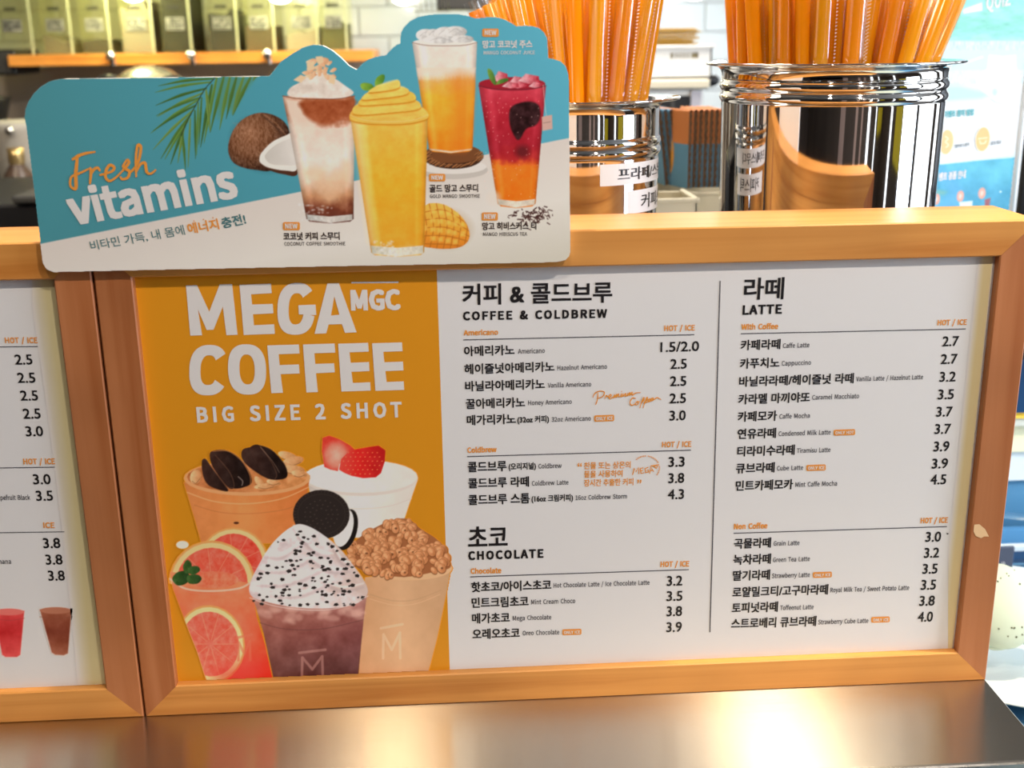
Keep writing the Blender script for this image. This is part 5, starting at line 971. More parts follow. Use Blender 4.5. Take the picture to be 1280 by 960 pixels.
def fill(c,zr,rr_,n,leanL,leanR,label,group,seed,mind):
    r=np.random.RandomState(seed); pts=[]; t=0
    while len(pts)<n and t<20000:
        t+=1; a=r.uniform(0,2*math.pi); q=rr_*math.sqrt(r.uniform(0,1)); x,y=q*math.cos(a),q*math.sin(a)
        if all((x-u)**2+(y-v)**2>mind**2 for u,v in pts): pts.append((x,y))
    made=[]
    for i,(x,y) in enumerate(pts):
        u=x/rr_; lean=(leanL if u<0 else leanR)*u+r.normal(0,.02); ly=.10*y/rr_
        zb=ZS+.008; dz=zr-zb; bx,by=x-lean*dz,y-ly*dz
        R_=math.hypot(bx,by); 
        if R_>rr_: bx*=rr_/R_; by*=rr_/R_
        k=r.choice([0,1,2],p=[.36,.36,.28]); made.append((c[0]+bx+.28*lean,k)+(put_straw(k,(c[0]+bx,c[1]+by,zb),(c[0]+bx+lean,c[1]+by+ly,zb+1.0),(('clear-wrapped ' if k==2 else 'lighter amber-')+label if k else 'bare '+label),group),))
    made.sort(key=lambda m_:m_[0]); kn=('bare','amber','clear-wrapped')
    made[0][2]['label']=kn[made[0][1]]+' orange straw leaning furthest left in '+label.split(' in ')[1]; made[-1][2]['label']=kn[made[-1][1]]+' orange straw leaning furthest right in '+label.split(' in ')[1]
fill(CL,ZL,.058,44,.42,.16,'orange drinking straw standing in the smaller steel pot beside the placard','straws in the smaller pot',5,.0122)
fill(CR,ZR,.082,72,.10,.42,'orange drinking straw standing in the large steel pot at right','straws in the large pot',9,.0128)

# ================================================================ CUP SLEEVES AND THEIR BINS
M['kraft']=mat('kraft_board',(.17,.10,.055),.8,noise=((200,200,200),.2)); M['sl_orange']=mat('sleeve_orange',(.50,.175,.05),.6); M['sl_blue']=mat('sleeve_blue',(.10,.24,.36),.6); M['sl_yellow']=mat('sleeve_yellow',(.62,.30,.05),.6)
YS=.62
def sleeve(name_loc,rot,label,blue=False,tilt=0,lean=0):
    """folded corrugated cup sleeve, edge towards the camera; local x = thickness, y = depth, z = height"""
    o=bpy.data.objects.new('cup_sleeve',None); COL.objects.link(o); tag(o,label,'cup sleeve','corrugated cup sleeves in the bin')
    Hs,Ds,t=.088,.075,.0052
    for s_ in (-1,1):
        x=s_*t/2; b=MB().box(x-.0002,x+.0002,-.0002,Ds,0,Hs*.58); b.build('printed_panel',M['sl_blue'],o)
        MB().box(x-.0002,x+.0002,-.0002,Ds,Hs*.58,Hs).build('orange_panel',M['sl_blue'] if blue else M['sl_orange'],o)
    for s_ in (-1,1):      # the two flutes seen from their edge
        n=20; V=[];F=[]
        x0=s_*t*.25
        for i in range(n+1):
            z=Hs*i/n; x=x0+(.0009 if i%2 else -.0009)
            V+=[(x-.0003,0.0005,z),(x+.0003,0.0005,z),(x+.0003,Ds-.002,z),(x-.0003,Ds-.002,z)]
        F=[(4*i+a,4*i+(a+1)%4,4*i+4+(a+1)%4,4*i+4+a) for i in range(n) for a in range(4)]
        MB().add(V,F).build('flute',M['kraft'],o)
    MB().box(-.00025,.00025,-.0001,Ds,0,Hs).build('liner',M['kraft'],o)
    # rounded folded top
    pr=[(t/2*math.cos(a),Hs+.0024*math.sin(a)) for a in np.linspace(0,math.pi,7)]
    b=MB(); V=[(x,y,z) for x,z in pr for y in (0,Ds)]; b.add(V,[(2*i,2*i+1,2*i+3,2*i+2) for i in range(6)]); b.build('folded_top',M['sl_blue'] if blue else M['sl_orange'],o)
    o.location=name_loc; o.rotation_euler=(tilt,lean,rot); return o
zt=at(880,134,YS)[2]; z0s=zt-.093
names=['nearest to the large pot','second from the large pot','third from the large pot','fourth from the large pot','fifth from the large pot','sixth from the large pot','at the left end of the upright row']
xsR=[at(x,190,YS)[0] for x in (902.5,894.5,886.5,878,869.5)]
for x,nm in zip([at(901.5-6.6*i,190,YS)[0] for i in range(6)],names): 
    sleeve((x,YS,z0s),0.02,'upright orange and blue cup sleeve, '+nm,False)
ts=sleeve((at(861.5,190,YS)[0],YS-.004,z0s),.34,'cup sleeve turned to show its face, left end of the upright row',False)
fb=MB(); 
for (y0_,z0_,ry_,rz_,nn) in ((.044,.036,.013,.026,16),):
    V=[(-.0052/2-.0006,y0_+ry_*math.cos(q_),z0_+rz_*math.sin(q_)) for q_ in np.linspace(0,2*math.pi,nn,endpoint=False)]; fb.add(np.array(V)+origin(ts)*0,[tuple(range(nn))])
fo=fb.build('fruit_print',M['sl_yellow'],None); fo.parent=ts
for i,(px,nm) in enumerate(((834,'leftmost'),(841,'second from left'),(848,'third from left'),(854.5,'fourth from left'))):
    sleeve((at(px,235,YS+.03)[0],YS+.03,z0s),.12,'blue-topped cup sleeve in the fanned row, '+nm,True,lean=-.13)
# bins
def bin_(x0,x1,y0,y1,zb,zt,lab,rot=0):
    o=thing('sleeve_bin',((x0+x1)/2,(y0+y1)/2,zb),lab,'bin'); w_=.0032; k=dict(rot=rot,about=((x0+x1)/2,(y0+y1)/2,0))
    b=MB(); b.box(x0,x1,y0,y0+w_,zb,zt,c=.001,**k).box(x0,x1,y1-w_,y1,zb,zt,c=.001,**k).box(x0,x0+w_,y0,y1,zb,zt,c=.001,**k).box(x1-w_,x1,y0,y1,zb,zt,c=.001,**k).box(x0,x1,y0,y1,zb,zb+w_,**k)
    b.build('wall',M['beige'],o)
    b=MB(); b.box(x0-.002,x1+.002,y0-.002,y0+w_+.001,zt-.003,zt+.002,c=.001,**k); b.box(x0-.002,x0+w_+.001,y0,y1,zt-.003,zt+.002,c=.001,**k); b.box(x1-w_-.001,x1+.002,y0,y1,zt-.003,zt+.002,c=.001,**k); b.build('lip',M['beige'],o); return o
A1=at(867,242,YS-.015); A2=at(905,242,YS-.015)
bin_(A1[0]-.045,A2[0]+.075,YS-.012,YS+.10,ZS,A1[2],'beige plastic bin holding the cup sleeves')
B1=at(812,251,.505); B2=at(872,252,.505)
bin_(B1[0]-.03,B2[0],.505,.585,ZS,B1[2],'empty beige plastic bin in front of the cup sleeves',rot=0)

# ================================================================ BACK WALL SHELF AND CANISTERS
YSH=2.2
e0=at(9,69,YSH); e1=at(467,72,YSH); zt=e0[2]-.001; tb=.0255
shf=thing('wall_shelf',((e0[0]+e1[0])/2,(YSH+2.49)/2,zt-tb),'orange wooden wall shelf holding the powder canisters','shelf')
M['shelf']=wood('shelf_wood',(.90,.36,.07)); M['knob']=M['chrome']
MB().box(e0[0],e1[0],YSH,2.488,zt-tb,zt,c=.0015).build('board',M['shelf'],shf)
for px in (140,240,335):
    x=at(px,70,YSH)[0]
    b=MB(); b.box(x-.006,x+.006,YSH-.004,YSH+.02,zt-.03,zt+.006,c=.001); b.sphere((x,YSH-.012,zt-.004),.0125,16,10); b.build('clamp',M['chrome'],shf)
M['can']=None
def can_mat():
    m=bpy.data.materials.new('tinted_clear_acrylic'); m.use_nodes=True; N=m.node_tree.nodes; L=m.node_tree.links; out=N['Material Output']; b=N['Principled BSDF']
    b.inputs['Base Color'].default_value=(.86,.86,.50,1); b.inputs['Roughness'].default_value=.2
    t=N.new('ShaderNodeBsdfTransparent'); t.inputs[0].default_value=(.995,.995,.94,1); mx=N.new('ShaderNodeMixShader'); mx.inputs[0].default_value=.03
    L.new(t.outputs[0],mx.inputs[1]); L.new(b.outputs[0],mx.inputs[2]); L.new(mx.outputs[0],out.inputs[0]); return m
M['can']=can_mat(); M['can_edge']=mat('acrylic_edge',(.52,.54,.34),.3); M['sticker']=mat('grey_sticker',(.30,.30,.26),.5); M['sticker_ink']=mat('faded_ink',(.03,.03,.025),.5)
conts=[(-3,43,None,0,'nearly empty powder canister at the left end of the wall shelf'),
 (55,92,(150,140,112),.28,'powder canister with a slope of grey powder, second on the shelf'),
 (104,140,(84,76,62),.24,'powder canister with a little dark powder, third on the shelf'),
 (154,194,(168,158,146),.92,'powder canister filled with pale powder, left of the black one'),
 (204,241,(18,18,20),1.25,'black-filled powder canister on the wall shelf'),
 (262,299,(40,38,42),.72,'powder canister two thirds full of charcoal powder'),
 (308,345,(98,80,60),.46,'powder canister with brown powder, right of the charcoal one'),
 (359,399,(186,176,160),.36,'powder canister with pale slanting powder near the placard cloud'),
 (402,435,(104,104,60),.5,'powder canister with olive powder at the right end of the row')]
hz=.150; y0c,y1c=YSH+.03,YSH+.22
for i,(p0,p1,cc,lv,lab) in enumerate(conts):
    x0=at(p0,70,y0c)[0]; x1=at(p1,70,y0c)[0]; cx=(x0+x1)/2; zb=zt+.0005
    o=thing('powder_canister',(cx,(y0c+y1c)/2,zb),lab,'canister','powder canisters on the wall shelf')
    w_=.0025; top=zb+hz
    b=MB().box(x0,x1,y0c,y0c+w_,zb,top).box(x0,x0+w_,y0c,y1c,zb,top).box(x1-w_,x1,y0c,y1c,zb,top).box(x0,x1,y1c-w_,y1c,zb,top).box(x0,x1,y0c,y1c,zb,zb+w_)
    b.build('body',M['can'],o)
    MB().box(x1-.004,x1+.001,y0c-.001,y0c+.004,zb,top,c=.0008).build('corner_edge',M['can_edge'],o)
    MB().box(x0-.002,x1+.002,y0c-.004,y0c+.006,top,top+.010,c=.002).box(x0-.002,x1+.002,y1c-.006,y1c+.002,top,top+.010,c=.002).build('rim',M['can_edge'],o)
    if cc:
        hh=.118*lv; n=14; V=[];sl={1:-.5,7:.5}.get(i,0)
        ys_=(y0c+w_+.0006,y1c-w_-.0006)
        fx=np.linspace(x0+w_+.0006,x1-w_-.0006,n)
        hgt=zb+w_+hh*(1+.10*np.sin(fx*97+i*2)+ sl*((fx-cx)/(x1-x0)) + .05*np.sin(fx*260+i))
        V=[(x,y,z_) for x,h_ in zip(fx,hgt) for y in ys_ for z_ in (zb+w_+.0003,min(h_,top-.003))]
        F=[]
        for k in range(n-1):
            a=4*k; F+= [(a,a+4,a+5,a+1),(a+1,a+5,a+7,a+3),(a+3,a+7,a+6,a+2),(a+2,a+6,a+4,a)]
        F+=[(0,1,3,2),(4*n-4,4*n-2,4*n-1,4*n-3)]
        MB().add(V,F).build('powder',mat('powder',tuple(albedo(cc,.62)),.9),o)
    lz=at(200,29,y0c)[2]; sc=(x1-x0)
    lw=min(.046,sc*.62)
    st=MB().box(cx-lw/2,cx+lw/2,y0c-.0008,y0c-.0002,lz-.0165,lz+.0135).build('sticker',M['sticker'],o)
    r_=np.random.RandomState(i+50); s_=MB()
    for a in range(5):
        for b_ in range(4):
            if r_.rand()<.75: 
                xx=cx-lw/2+.003+a*(lw-.005)/5; zz=lz-.014+b_*.0065; s_.box(xx,xx+(lw-.008)/5*r_.uniform(.5,1),y0c-.0011,y0c-.0009,zz,zz+.0035+.002*r_.rand())
    s_.build('sticker_print',M['sticker_ink'],st)
    wz=at(200,9,y0c)[2]; s_=MB(); nn=3+i%3
    for a in range(nn): s_.box(cx-.014+a*.028/nn,cx-.014+a*.028/nn+.022/nn,y0c-.0006,y0c-.0002,wz-.004,wz+.004)
    s_.build('word_mark',M['sticker_ink'],o)
# lamps under the upper cabinet: four round bulbs at the frame's top edge
M['bulb']=mat('lit_bulb',(1,1,.9),.5,emit=(1,.97,.72),es=14)
uc=thing('upper_cabinet',(-.2,2.36,.66),'white upper cabinet above the wall shelf with lamps beneath','cabinet')
MB().box(-1.6,1.7,2.02,2.498,.66,1.15,c=.003).build('body',M['white_plastic'],uc)
for px,py in ((166,-6),(350,-4),(505,-2),(730,-12),(868,-8)):
    p=at(px,py,2.12)
    lm=thing('cabinet_lamp',(p[0],p[1],.66),'round lit lamp under the upper cabinet, '+{166:'above the pale powder canister',350:'above the gap before the placard cloud',505:'over the bare tiles',730:'behind the smaller pot of straws',868:'above the white basket'}[px],'lamp','lamps under the upper cabinet')
    MB().sphere(p,.026,20,12,(1,1,.55)).build('bulb',M['bulb'],lm); MB().tube([p,(p[0],p[1],.66)],.008).build('stem',M['chrome'],lm)

# below the shelf, left: blurred kitchen things on the back worktop
ZB=-.02
bw_=thing('back_worktop',(-.2,2.2,-1.05),'dark back worktop along the tiled wall','worktop')
MB().box(-1.8,1.9,1.85,2.48,ZB-.04,ZB,c=.003).build('top',M['dark'],bw_); MB().box(-1.78,1.88,1.9,2.47,-1.05,ZB-.041).build('body',M['wall_dark'],bw_)
def lathe_thing(nm,px,Y,prof,m,lab,cat,n=36,zb=ZB,group=None):
    x=at(px,150,Y)[0]; o=thing(nm,(x,Y,zb),lab,cat,group); MB().lathe([(r,zb+.0005+z) for r,z in prof],(x,Y,0),n).build('body',m,o); return o,x
M['milky']=mat('frosted_plastic',(.52,.49,.44),.35); M['brown_dark']=mat('brown_bottle',(.11,.07,.05),.3); M['satin']=mat('satin_steel',(.62,.58,.52),.25,.9)
o,x=lathe_thing('blender_jug',33,2.0,[(.0001,0),(.062,0),(.066,.02),(.070,.15),(.078,.30),(.080,.315),(.074,.32),(.06,.30),(.0001,.29)],M['milky'],'pale frosted blender jug behind the left edge of the placard','blender jug')
p=at(30,163,1.92); MB().sphere((x-.01,1.915,p[2]),.010).build('knob',M['chrome'],o); MB().box(x+.07,x+.10,1.99,2.01,.06,.26,c=.004).build('handle',M['milky'],o)
o,x=lathe_thing('syrup_bottle',14,1.86,[(.0001,0),(.036,0),(.038,.01),(.036,.19),(.030,.215),(.016,.235),(.015,.26),(.0001,.262)],M['brown_dark'],'dark brown bottle with a brass cap at far left','bottle')
MB().lathe([(.0001,.272+ZB),(.017,.272+ZB),(.018,.255+ZB),(.0165,.238+ZB)],(x,1.86,0),24).build('cap',mat('brass_cap',(.7,.5,.22),.3,.8),o)
gx=at(-6,200,2.1)[0]; o=thing('coffee_grinder',(gx,2.1,ZB),'black coffee grinder cut off by the left edge','grinder')
MB().box(gx-.10,gx+.035,2.02,2.2,ZB+.0005,.24,c=.01).build('body',M['black'],o); MB().lathe([(.05,.241),(.08,.34),(.082,.35),(.0001,.352)],(gx-.03,2.1,0),32).build('hopper',M['black'],o)
kx=at(0,76,2.15)[0]; o=thing('wall_speaker',(kx-.03,2.3,.40),'black box under the shelf end at far left','box'); MB().box(kx-.12,kx+.01,2.22,2.40,.395,.455,c=.004).build('body',M['black'],o); MB().box(kx-.11,kx,2.214,2.219,.40,.45,c=.001).build('grille',M['dark'],o)
o,x=lathe_thing('mixing_bowl',188,2.05,[(.0001,0),(.05,0),(.09,.03),(.10,.06)],M['satin'],'upturned steel bowl on a stack behind the placard top','bowl')
o.location.z=0
# steel lid standing over the placard's top edge
px_,Y=187,2.1; c=at(px_,112,Y); o.hide_render=False
bpy.data.objects.remove(o.children[0]); bpy.data.objects.remove(o)
ld=thing('steel_dome',(c[0],Y,ZB),'shiny steel dome lid showing above the placard behind the palm leaf','lid')
MB().lathe([(.098*math.cos(a),c[2]-.03+.085*math.sin(a)) for a in np.linspace(0,math.pi/2-.001,12)],(c[0],Y,0),40).build('dome',M['satin'],ld)
MB().lathe([(.098,ZB+.001),(.098,c[2]-.0302)],(c[0],Y,0),40).build('body',M['satin'],ld)
for px_,lab in ((136,'left of the steel dome'),(216,'right of the steel dome')):
    c=at(px_,104,1.92); j=thing('spice_jar',(c[0],1.92,ZB),'black capped jar peeking over the placard '+lab,'jar','black capped jars')
    MB().lathe([(.0001,ZB+.0005),(.03,ZB+.001),(.03,c[2]-.02),(.022,c[2]-.01)],(c[0],1.92,0),28).build('glass',M['brown_dark'],j); MB().lathe([(.022,c[2]-.012),(.024,c[2]+.006),(.018,c[2]+.016),(.0001,c[2]+.018)],(c[0],1.92,0),24).build('cap',M['black'],j)
c=at(348,92,2.1); j=thing('portafilter',(c[0],2.12,ZB),'dark rounded machine part beside the placard cloud','machine')
MB().lathe([(.0001,ZB+.0005),(.045,ZB+.001),(.045,c[2]-.02),(.028,c[2]+.008),(.0001,c[2]+.012)],(c[0]+.01,2.12,0),28).build('body',M['black'],j)
# white plastic spoon end by the left board
c=at(19,262,1.2); sp_=thing('white_spoon',(c[0],1.2,ZS),'pale blue-white spoon tip rising behind the left board','spoon')
b=MB(); V=[];n=12
p0=at(12,257,1.2); p1=at(27,284,1.2); b.tube([p0-(0,0,-.004),(p0*.7+p1*.3),(p0*.35+p1*.65),p1,(p1[0]+.03,1.2,ZS+.03)],[.003,.0085,.009,.006,.004],14); b.build('bowl',mat('pale_blue_plastic',(.62,.74,.82),.3),sp_)
cb=thing('utensil_tray',(p1[0]+.06,1.2,-1.05),'dark tray unit behind the left board','tray'); MB().box(p1[0]-.5,p1[0]+.30,1.1,1.5,-1.05,ZS+.028,c=.004).build('body',M['black'],cb); MB().box(p1[0]+.03,p1[0]+.28,1.09,1.3,ZS+.03,ZS+.042,c=.003).build('lid',M['dark'],cb)

# ================================================================ MACHINE WITH WHITE BASKET (behind, centre)
YM=1.45
a=at(800,100,YM); b_=at(886,250,YM); zt=at(840,99,YM)[2]; x0=at(790,100,YM)[0]-.18; x1=at(881,100,YM)[0]
mc=thing('ice_machine',((x0+x1)/2,YM+.2,-1.05),'white cased machine with a dark window behind the cup sleeves','machine')
MB().box(x0,x1,YM+.004,YM+.385,-1.05,zt-.018,c=.002).build('body',M['white_plastic'],mc); MB().box(x0-.002,x1+.008,YM-.01,YM+.385,zt-.0175,zt,c=.003).build('top_cover',mat('cream_cover',(.70,.64,.50),.4),mc)
xw=at(863,120,YM)[0]; MB().box(x0+.02,xw,YM-.001,YM+.003,-.2,zt-.030).build('window',M['black'],mc)
MB().box(at(838,130,YM)[0],at(843,130,YM)[0],YM-.004,YM-.0012,-.2,zt-.032).build('window_bar',M['dark'],mc)
MB().box(at(864,120,YM)[0],at(876,120,YM)[0],YM-.001,YM+.003,-.2,zt-.022).build('side_panel',mat('lilac_grey_panel',(.50,.49,.55),.4),mc)
p=at(889,101,YM+.1); MB().sphere((p[0],YM+.12,p[2]),.021,20,12,(1,1,.62)).build('knob',M['black'],mc)
MB().tube([(x1+.0,YM+.12,p[2]),(p[0],YM+.12,p[2])],.007).build('knob_shaft',M['dark'],mc)
bk0=at(800,96,YM+.01); bk1=at(889,97,YM+.01); bt=at(850,57,YM+.01)[2]
bs=thing('storage_basket',((bk0[0]+bk1[0])/2,YM+.12,zt+.001),'white plastic basket with a slotted handle on the machine','basket')
xb0,xb1,yb0,yb1,zb0=bk0[0]-.12,bk1[0],YM+.01,YM+.24,zt+.001
hx0,hx1=at(838,70,yb0)[0],at(873,70,yb0)[0]; hz0,hz1=at(850,73,yb0)[2],at(850,66,yb0)[2]
b=MB().box(xb0,xb1,yb0,yb0+.003,zb0,hz0).box(xb0,xb1,yb0,yb0+.003,hz1,bt).box(xb0,hx0,yb0,yb0+.003,hz0,hz1).box(hx1,xb1,yb0,yb0+.003,hz0,hz1)
b.box(xb0,xb1,yb1-.003,yb1,zb0,bt).box(xb0,xb0+.003,yb0,yb1,zb0,bt).box(xb1-.003,xb1,yb0,yb1,zb0,bt).box(xb0,xb1,yb0,yb1,zb0,zb0+.003); b.build('wall',M['white_plastic'],bs)
b=MB().box(xb0-.003,xb1+.004,yb0-.005,yb0+.003,bt-.005,bt+.001,c=.001).box(xb1-.003,xb1+.004,yb0,yb1,bt-.005,bt+.001,c=.001); b.build('rim',M['white_plastic'],bs)
b=MB(); 
for k in range(5): 
    u=k/4; xx=hx0+(hx1-hx0)*(.12+.55*u); b.box(xx,xx+.0035,yb0+.001,yb0+.0026,hz0,hz1)
b.build('handle_slats',M['white_plastic'],bs)
MB().box(xb0+.004,xb1-.004,yb0+.006,yb1-.006,zb0+.0035,bt-.012).build('lining',mat('tan_lining',(.42,.36,.22),.8),bs)
nk=thing('napkin_stack',((xb0+xb1)/2,YM+.12,bt-.0115),'stack of mustard yellow napkins rising out of the white basket','napkins')
g0,g1=at(815,50,YM+.06)[0]-.08,at(873,50,YM+.06)[0]; gz0,gz1=bt-.0115,at(840,35,YM+.06)[2]
n=15
for k in range(n):
    z_=gz0+(gz1-gz0)*k/n; t_=(gz1-gz0)/n; dx=.006*math.sin(k*1.7)-.010*(1-k/n)
    MB().box(g0,g1+dx,YM+.05+.003*math.sin(k*2.3),YM+.18,z_,z_+t_*.82,c=.0008).build('napkin',mat('mustard_napkin',(.46,.27,.04),.85) if k==0 else bpy.data.materials['mustard_napkin'],nk)
# dark box and wire rack glimpsed at the top behind the placard
c0=at(546,20,1.9); c1=at(600,12,1.9)
dx_=thing('hanging_rack',((c0[0]+c1[0])/2,1.95,.56),'wire rack with a dark box above the placard cloud','rack')
MB().box(c0[0],c1[0]+.05,1.9,2.05,c1[2],.68,c=.004).build('dark_box',M['dark'],dx_)
b=MB()
for k in range(6): 
    xx=c0[0]-.045+k*.012; b.tube([(xx,1.9,.66),(xx+.012,1.9,c1[2]-.002)],.0012,6)
b.tube([(c0[0]-.05,1.9,c1[2]-.002),(c1[0]+.02,1.9,c1[2]-.002)],.0014,6); b.build('wires',mat('grey_wire',(.35,.36,.25),.4,.6),dx_)

# ================================================================ EVENT SIGN (turned, clear holder)
dirv=np.array([.857,.515,0]); nrm=np.array([.515,-.857,0]); P0=at(1150,240,.44)
SP=Plane(P0,nrm)
def spt(u,v): return SP.at(1140+u/5.333,120+v/5.333)
br=SP.at(1262.5,268); bl_=SP.at(1120,268); sR=(br-P0)@dirv; sL=(bl_-P0)@dirv; zb=ZS+.002; ztop=.62
es=thing('event_sign',(P0[0],P0[1],ZS),'blue and white event sign in a clear stand behind the large pot','sign')
def slab(name,s0,s1,z0,z1,o0,o1,m,parent):
    V=[];
    for s_ in (s0,s1):
        for o_ in (o0,o1):
            for z in (z0,z1): V.append(P0+dirv*s_+nrm*o_+np.array([0,0,z-P0[2]]))
    o=link(name,V,[(0,1,3,2),(4,6,7,5),(0,4,5,1),(2,3,7,6),(0,2,6,4),(1,5,7,3)],m,parent)
    bm=bmesh.new(); bm.from_mesh(o.data); bmesh.ops.recalc_face_normals(bm,faces=bm.faces); bm.to_mesh(o.data); bm.free(); return o
sh=slab('sheet',sL-.02,sR,zb+.004,ztop,-.003,-.0002,mat('event_paper',(.84,.86,.87),.4),es)
slab('base',sL-.02,sR+.004,ZS+.0003,ZS+.0055,-.05,.03,mat('clear_base',(.7,.74,.76),.15),es)
def ebg(X,Y): return np.broadcast_to(np.array([228,236,238.]),X.shape+(3,))
e=Canvas(1112,-12,1284,272,.75,ebg,(1140,120,5.333))
F0=(1140,0,6.857); F1=(1140,120,5.333)
e.tf=F0
e.poly([(-200,-90),(1000,-90),(1000,360),(640,352),(480,372),(300,352),(-200,380)],lambda u,v:ramp((v+90)/450,[(0,(128,208,200)),(.4,(148,222,206)),(.7,(128,208,190)),(1,(150,216,210))])+((fbm(u,v*3,90,61)-.5)*46)[...,None])
e.poly([(-200,350),(1000,350),(1000,440),(-200,440)],lambda u,v:np.array([196,216,236.])+((fbm(u*2.5,v*.6,22,62)-.5)*70)[...,None],soft=1.5)
e.poly([(-200,430),(1000,430),(1000,620),(-200,620)],(198,222,240)); e.poly([(-200,610),(1000,600),(1000,720),(-200,740)],lambda u,v:np.array([212,232,238.])+((fbm(u*2,v,26,63)-.5)*44)[...,None],soft=1.5)
e.poly([(-200,740),(400,730),(700,800),(600,850),(200,880),(-200,870)],(168,214,222),soft=4,a=.8)
e.poly([(430,540),(600,480),(610,492),(440,550)],(232,242,248)); e.poly([(430,90),(445,75),(598,20),(600,90),(440,118)],(226,238,236))
e.poly([(548,660),(560,645),(640,590),(655,470),(780,480),(890,470),(890,560),(915,650),(900,740),(790,860),(770,885),(720,870),(550,750)],lambda u,v:np.array([226,238,240.])+((fbm(u,v,60,64)-.5)*22)[...,None],soft=1.0); e.line([(552,752),(720,872),(775,886),(900,745)],4,(176,196,206),a=.7,smooth=False); e.ell(706,790,20,30,(184,204,212),soft=2)
e.ell(590,330,90,34,(168,210,196),a=.5,soft=2); 
e.tf=F1
e.poly([(60,470),(300,444),(500,424),(760,402),(760,900),(-200,900),(-200,500)],lambda u,v:np.array([74,172,204.])+((fbm(u,v,90,66)-.5)*50)[...,None]+((v-450)/300)[...,None]*np.array([-6,-14,-12]))
e.poly([(190,500),(240,520),(330,640),(300,740),(200,740),(260,640)],(96,170,222),soft=8,a=.6); e.poly([(400,480),(690,430),(680,560),(560,560)],(110,204,214),soft=14,a=.5)
e.poly([(75,630),(120,618),(225,640),(210,655),(110,650)],(126,176,150),soft=3,a=.8)
for cx_,cy_,rx_,ry_,c1,c2 in ((228,307,46,84,(236,190,130),(248,222,190)),(470,288,47,82,(236,186,120),(248,222,190))): e.ell(cx_,cy_,rx_,ry_,c1,rot=.14); 
e.line([(222,270),(238,285),(222,305),(240,325),(226,342)],7,(250,228,196),a=.9); e.line([(440,285),(500,278)],6,(250,228,196),a=.9,smooth=False); e.line([(450,300),(455,318),(485,314),(492,296)],6,(250,228,196),a=.9,smooth=False)
for cx_,cy_,rx_,ry_ in ((160,688,24,38),(320,668,23,38),(464,648,24,38)): e.ell(cx_,cy_,rx_,ry_,(232,160,138),rot=.15); e.ell(cx_,cy_,10,18,(246,204,190),rot=.15)
e.poly([(312,708),(402,698),(398,745),(318,745)],(214,228,232)); e.poly([(482,690),(522,678),(512,745),(484,745)],(150,84,92)); e.ell(588,638,6,6,(220,240,244))
e.tf=F0
e.build('event_print',SP,M['print'],sh,.0004,1.12,keep=lambda X,Y:((SP.at(X,Y)-P0)@dirv<sR-.003)&((SP.at(X,Y)-P0)@dirv>sL-.018)&(SP.at(X,Y)[...,2]>zb+.006))
tt=Flat(SP); wt2=Flat(SP); gk=Flat(SP)
c1_=lambda u,v:(1140+u/5.333,120+v/5.333)
tt.text('이벤트 참여 방법',*c1_(208,144),c1_(405,128)[0],8.2,y1=c1_(405,128)[1],bold=.05,off=.0008)
wt2.text('이벤트 경품 안내',*c1_(146,568),c1_(350,545)[0],9.6,y1=c1_(350,545)[1],bold=.05,off=.0008)
wt2.text('QUIZ',1232,12.0,1262,16,y1=6,font='s',bold=.05,off=.0008)
gk.text('참여하기 클릭',*c1_(282,348),c1_(376,334)[0],4.6,y1=c1_(376,334)[1],bold=.03,off=.0008); gk.text('응모 완료',*c1_(520,328),c1_(590,318)[0],4.6,y1=c1_(590,318)[1],bold=.03,off=.0008); gk.text('스캔',*c1_(106,318),c1_(148,312)[0],4.6,y1=c1_(148,312)[1],bold=.03,off=.0008)
tt.build('teal_lettering',mat('sign_teal_ink',(.08,.42,.46),.5),sh); wt2.build('white_lettering',M['white_ink'],sh); gk.build('grey_lettering',mat('sign_grey_ink',(.22,.25,.27),.5),sh)
for s0,s1 in ((sR-.0005,sR+.004),):
    slab('acrylic_edge',s0,s1,zb,ztop,-.006,.004,mat('white_acrylic_edge',(.86,.9,.92),.2),es)
# ================================================================ DARK DISPLAY CABINET at right with macarons on a plate
M['navy']=mat('navy_blue_panel',(.035,.11,.25),.35); M['blue']=mat('blue_panel',(.09,.25,.42),.35); M['white_gl']=mat('white_glazed',(.72,.76,.77),.25)
x0=.69; dc=thing('display_cabinet',(1.1,.5,-1.05),'black glazed display cabinet right of the menu board with a lit blue inside','cabinet')
xr=1.22
zsill=at(1262,522,.30)[2]
MB().box(x0+.25,xr,.72,.76,-.6,.62).build('back_wall',M['navy'],dc)
MB().box(x0-.03,xr,-.30,.76,-1.05,-.135).build('floor_box',M['blue'],dc)
MB().box(at(1266,240,.62)[0],xr,.60,.66,zsill,.62,c=.002).build('black_post',M['black'],dc)
a=at(1240,400,.50); MB().box(a[0],xr,.50,.56,zsill+.0,at(1270,282,.50)[2],c=.002).build('black_header',M['black'],dc)
def band(name,Y,px0,ptl,pbl,m,d=.01,slope=0,c=0):
    """panel across the cabinet from view column px0 to the right, top and bottom rows"""
    A_=at(px0,ptl,Y); B_=at(px0,pbl,Y); V=[(A_[0],Y,B_[2]),(xr-.01,Y,B_[2]+slope),(xr-.01,Y,A_[2]+slope),(A_[0],Y,A_[2])]; V+=[(x,y+d,z) for x,y,z in V]
    return link(name,V,[(0,1,2,3),(7,6,5,4),(0,4,5,1),(3,2,6,7),(0,3,7,4),(1,5,6,2)],m,dc)
band('yellow_strip',.495,1230,521,524.5,mat('amber_strip',(.85,.55,.06),.4)); band('pale_ledge',.50,1230,525,534,mat('pale_ledge',(.62,.60,.52),.4)); band('cream_back',.52,1230,534,566,mat('cream_back',(.86,.78,.52),.4)); band('white_back',.53,1225,560,602,M['white_gl'])
